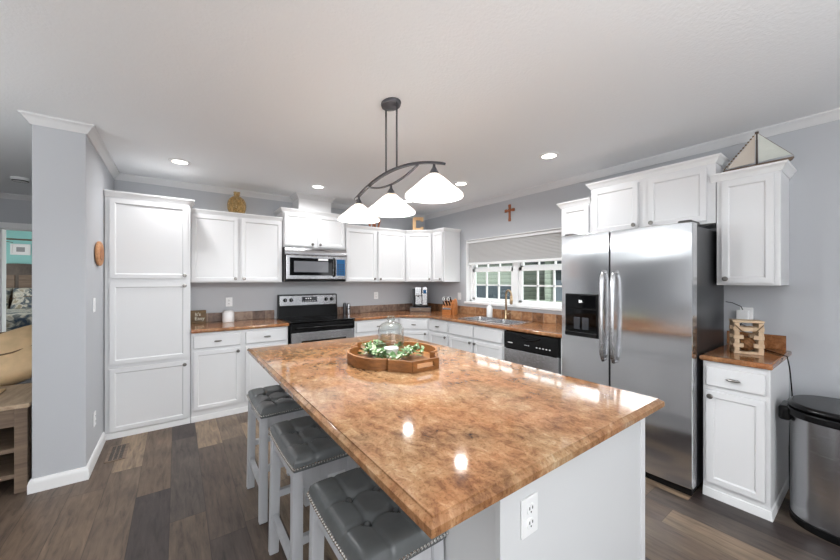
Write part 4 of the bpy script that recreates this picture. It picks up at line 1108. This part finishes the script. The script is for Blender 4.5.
b.transform((Matrix.Translation(t.location) @ Matrix.Rotation(RW, 4, 'Z')).inverted()); obj('power_cord', b, 'black', t)

# ------------------------------------------------------------------ trash can
t = thing('trash_can', 'oval brushed steel trash can with black lid at the right edge', 'trash can', (3.545, -4.505, 0))
def oval(ax, ay, n=48, p=2.5):
    return [(ax*math.copysign(abs(math.cos(2*PI*i/n))**(2/p), math.cos(2*PI*i/n)), ay*math.copysign(abs(math.sin(2*PI*i/n))**(2/p), math.sin(2*PI*i/n))) for i in range(n)]
b = B(); slab(b, oval(.205, .238), .045, .615, bev=.003); obj('steel_body', b, 'steelcan', t)
b = B(); slab(b, oval(.209, .242), .0, .046, bev=.006); obj('base_ring', b, 'black', t)
b = B(); slab(b, oval(.222, .256),   .613, .655, bev=.008, seg=3); slab(b, oval(.214, .248), .653, .69, bev=.022, seg=4); obj('lid', b, 'black', t)
b = B(); box(b, -.11, .05,   .225, .278, .57, .655, .016, 3); obj('lid_hinge', b, 'black', t)

# ------------------------------------------------------------------ floor vent, smoke detector
t = thing('floor_vent', 'brown metal floor register in the planks in front of the pantry', 'floor vent', (.128, -.955, 0))
b = B(); box(b, -.062, .062, -.155, .155, .0005, .004, .0015); obj('vent_frame', b, 'greywood', t)
b = B()
for i in range(3):
    for j in range(12): box(b, -.043+.03*i, -.020+.03*i, -.135+.0232*j, -.120+.0232*j, .0035, .0047)
obj('louvre', b, 'slot', t)
t = thing('smoke_detector', 'round white smoke detector on the living room ceiling left of the partition', 'smoke detector', (-.835, .80, HC))
b = B(); lathe(b, [(0, 0), (.07, 0), (.07, -.018), (.055, -.036), (.03, -.04), (0, -.04)], 28); obj('housing', b, 'whiteplastic', t)
b = B(); lathe(b, [(.056, -.0352), (.062, -.029), (.063, -.031), (.057, -.0375), (.056, -.0352)], 28); obj('vent_slot', b, 'slot', t)

# ------------------------------------------------------------------ living room glimpse
t = thing('side_table', 'weathered wood side table with open shelves at the left edge', 'table', (-.66, -.95, 0))
x0, x1, y0, y1 = -.42, .375, -.32, .32
b = B(); box(b, x0, x1+.012, y0-.012, y1, .558, .586, .004); obj('table_top', b, 'lightwood', t)
for x in (x0+.03, x1-.03):
    for y in (y0+.03, y1-.03):
        b = B(); box(b, x-.03, x+.03, y-.03, y+.03, 0, .557, .003); obj('leg', b, 'greywood', t)
b = B(); box(b, x0+.06, x1-.06, y0+.01, y0+.03, .44, .557, .002); dr_ = obj('drawer_front', b, 'greywood', t)
for z in (.10, .27):
    b = B(); box(b, x0+.01, x1-.01, y0+.012, y1-.01, z, z+.028, .002); obj('shelf', b, 'greywood', t)
b = B(); box(b, x0+.03, x1-.03, y1-.02, y1-.008, .1, .557); obj('back_panel', b, 'greywood', t)
# folded tan blanket on the table
b = B(); box(b, -.24, .16, -.16, .12, 0, .016, .008, 3); box(b, -.22, .12, -.15, .10, .016, .034, .008, 3)
for v in b.verts: v.co.z += .006*math.sin(v.co.x*22)*math.sin(v.co.y*17)+.005
o = obj('folded_blanket', b, 'tan'); o.location = (-.66, -.93, .5865); tag(o, 'folded tan blanket lying on the weathered side table', 'blanket')
# sofa along the partition
t = thing('sofa', 'grey sofa behind the weathered side table, mostly hidden by the partition', 'sofa', (-.80, .55, 0))
def soft(x0, x1, y0, y1, z0, z1, r): b = B(); box(b, x0, x1, y0, y1, z0, z1, r, 4); return b
obj('sofa_base', soft(-.48, .48, -1.05, 1.05, .06, .34, .03), 'sofa', t)
obj('backrest', soft(.22, .49, -1.05, 1.05, .34, .80, .06), 'sofa', t)
for y in (-1.06, .84): obj('armrest', soft(-.48, .48, y, y+.22, .34, .53, .05), 'sofa', t)
for y in (-.83, .01): obj('seat_cushion', soft(-.50, .21, y, y+.82, .345, .49, .05), 'sofa', t)
for x in (-.42, .42):
    for y in (-.98, .98):
        b = B(); box(b, x-.025, x+.025, y-.025, y+.025, 0, .06); obj('foot', b, 'black', t)
def pillow(name, label, w_, h_, th, m, loc, rot):
    t = thing(name, label, 'cushion', loc); t.rotation_euler = rot
    b = B(); n = 22
    def p(i, j, s):
        u, v = 2*i/n-1, 2*j/n-1; k = max(0.0, (1-u**4)*(1-v**4))**.55
        return Vector((u*w_/2*(1-.06*(1-abs(v))*abs(u)**3), v*h_/2*(1-.06*(1-abs(u))*abs(v)**3), s*th/2*k))
    g = {}
    for s in (1, -1):
        for i in range(n+1):
            for j in range(n+1):
                e = i in (0, n) or j in (0, n)
                g[i, j, s] = g[i, j, 1] if (e and s < 0) else b.verts.new(p(i, j, s))
    for s in (1, -1):
        for i in range(n):
            for j in range(n):
                f = (g[i, j, s], g[i+1, j, s], g[i+1, j+1, s], g[i, j+1, s]); b.faces.new(f if s > 0 else f[::-1])
    obj('cover', b, m, t, sharp=80)
    b = B(); e = .99; tube(b, [(-w_/2*e, 0, th*.26), (-w_*.2, .03, th*.52), (w_*.2, -.03, th*.52), (w_/2*e, 0, th*.26)], .006, 6); obj('seam_piping', b, 'piping', t)
    return t
pillow('throw_pillow', 'big tan throw pillow leaning on the sofa arm beyond the side table', .60, .50, .20, 'tan', (-.66, -.42, .735), (R(50), R(-22), R(8)))
pillow('throw_pillow', 'brown throw pillow standing further back on the sofa', .45, .45, .15, 'wicker', (-.85, .25, .70), (R(75), 0, R(20)))
# bedroom beyond the door
t = thing('bed', 'bed with arched dark wood headboard seen through the bedroom door', 'bed', (-1.95, 5.17, 0))
b = B(); n = 20; pts = [(-.85, .3)]+[(-.85+1.7*i/n, 1.58+.14*math.sin(PI*i/n)) for i in range(n+1)]+[(.85, .3)]
slab(b, pts, 0, .07, bev=.006, mx=Matrix(((1, 0, 0, 0), (0, 0, -1, 0), (0, 1, 0, 0), (0, 0, 0, 1)))); hb = obj('headboard', b, 'headwood', t)
for i in range(4):
    x = -.76+.39*i; b = B(); box(b, x, x+.34, -.082, -.07, .7, 1.50, .008); obj('headboard_panel', b, 'greywood', hb)
b = B(); box(b, -.80, .80, -2.1, -.09, .25, .62, .06, 4); obj('mattress', b, 'bedding', t)
b = B(); box(b, -.84, .84, -2.14, -.36, .30, .88, .09, 4); obj('comforter', b, 'bedding', t)
for x in (-.8, .8):
    for y in (-2.05, -.04): b = B(); box(b, x-.04, x+.04, y-.035, y+.035, 0, .32); obj('bed_leg', b, 'headwood', t)
for i, (x, lab) in enumerate(((-.42, 'left patterned bed pillow against the dark headboard'), (.36, 'right patterned bed pillow against the dark headboard'))):
    p_ = pillow('bed_pillow', lab, .78, .50, .22, 'bedding', (-1.95+x, 4.90, 1.03), (R(66), 0, 0))
t = thing('framed_picture', 'small white framed grey picture on the teal bedroom wall', 'picture', (-1.93, 5.2, 1.995))
b = B()
box(b, -.13, .13, -.025, -.002, .08, .105); box(b, -.13, .13, -.025, -.002, -.105, -.08); box(b, -.13, -.105, -.025, -.002, -.08, .08); box(b, .105, .13, -.025, -.002, -.08, .08)
obj('frame', b, 'trim', t)
b = B(); box(b, -.105, .105, -.012, -.002, -.08, .08); mt = obj('mat_board', b, 'paper', t)
b = B(); box(b, -.055, .055, -.0135, -.0118, -.045, .045); obj('print', b, 'sofa', mt)
t = thing('ceiling_fan', 'brown-bladed ceiling fan in the bedroom beyond the door', 'ceiling fan', (-2.0, 3.85, HC))
b = B(); lathe(b, [(0, 0), (.06, 0), (.06, -.03), (.015, -.04), (.015, -.33), (.09, -.35), (.10, -.43), (.06, -.47), (0, -.47)], 22); obj('motor_housing', b, 'pewter', t)
for k in range(5):
    a = R(10+72*k); b = B(); box(b, .12, .66, -.065, .065, -.006, .006, .004, 2)
    b.transform(Matrix.Translation((0, 0, -.405)) @ Matrix.Rotation(a, 4, 'Z') @ Matrix.Rotation(R(12), 4, 'X')); obj('blade', b, 'signwood', t)
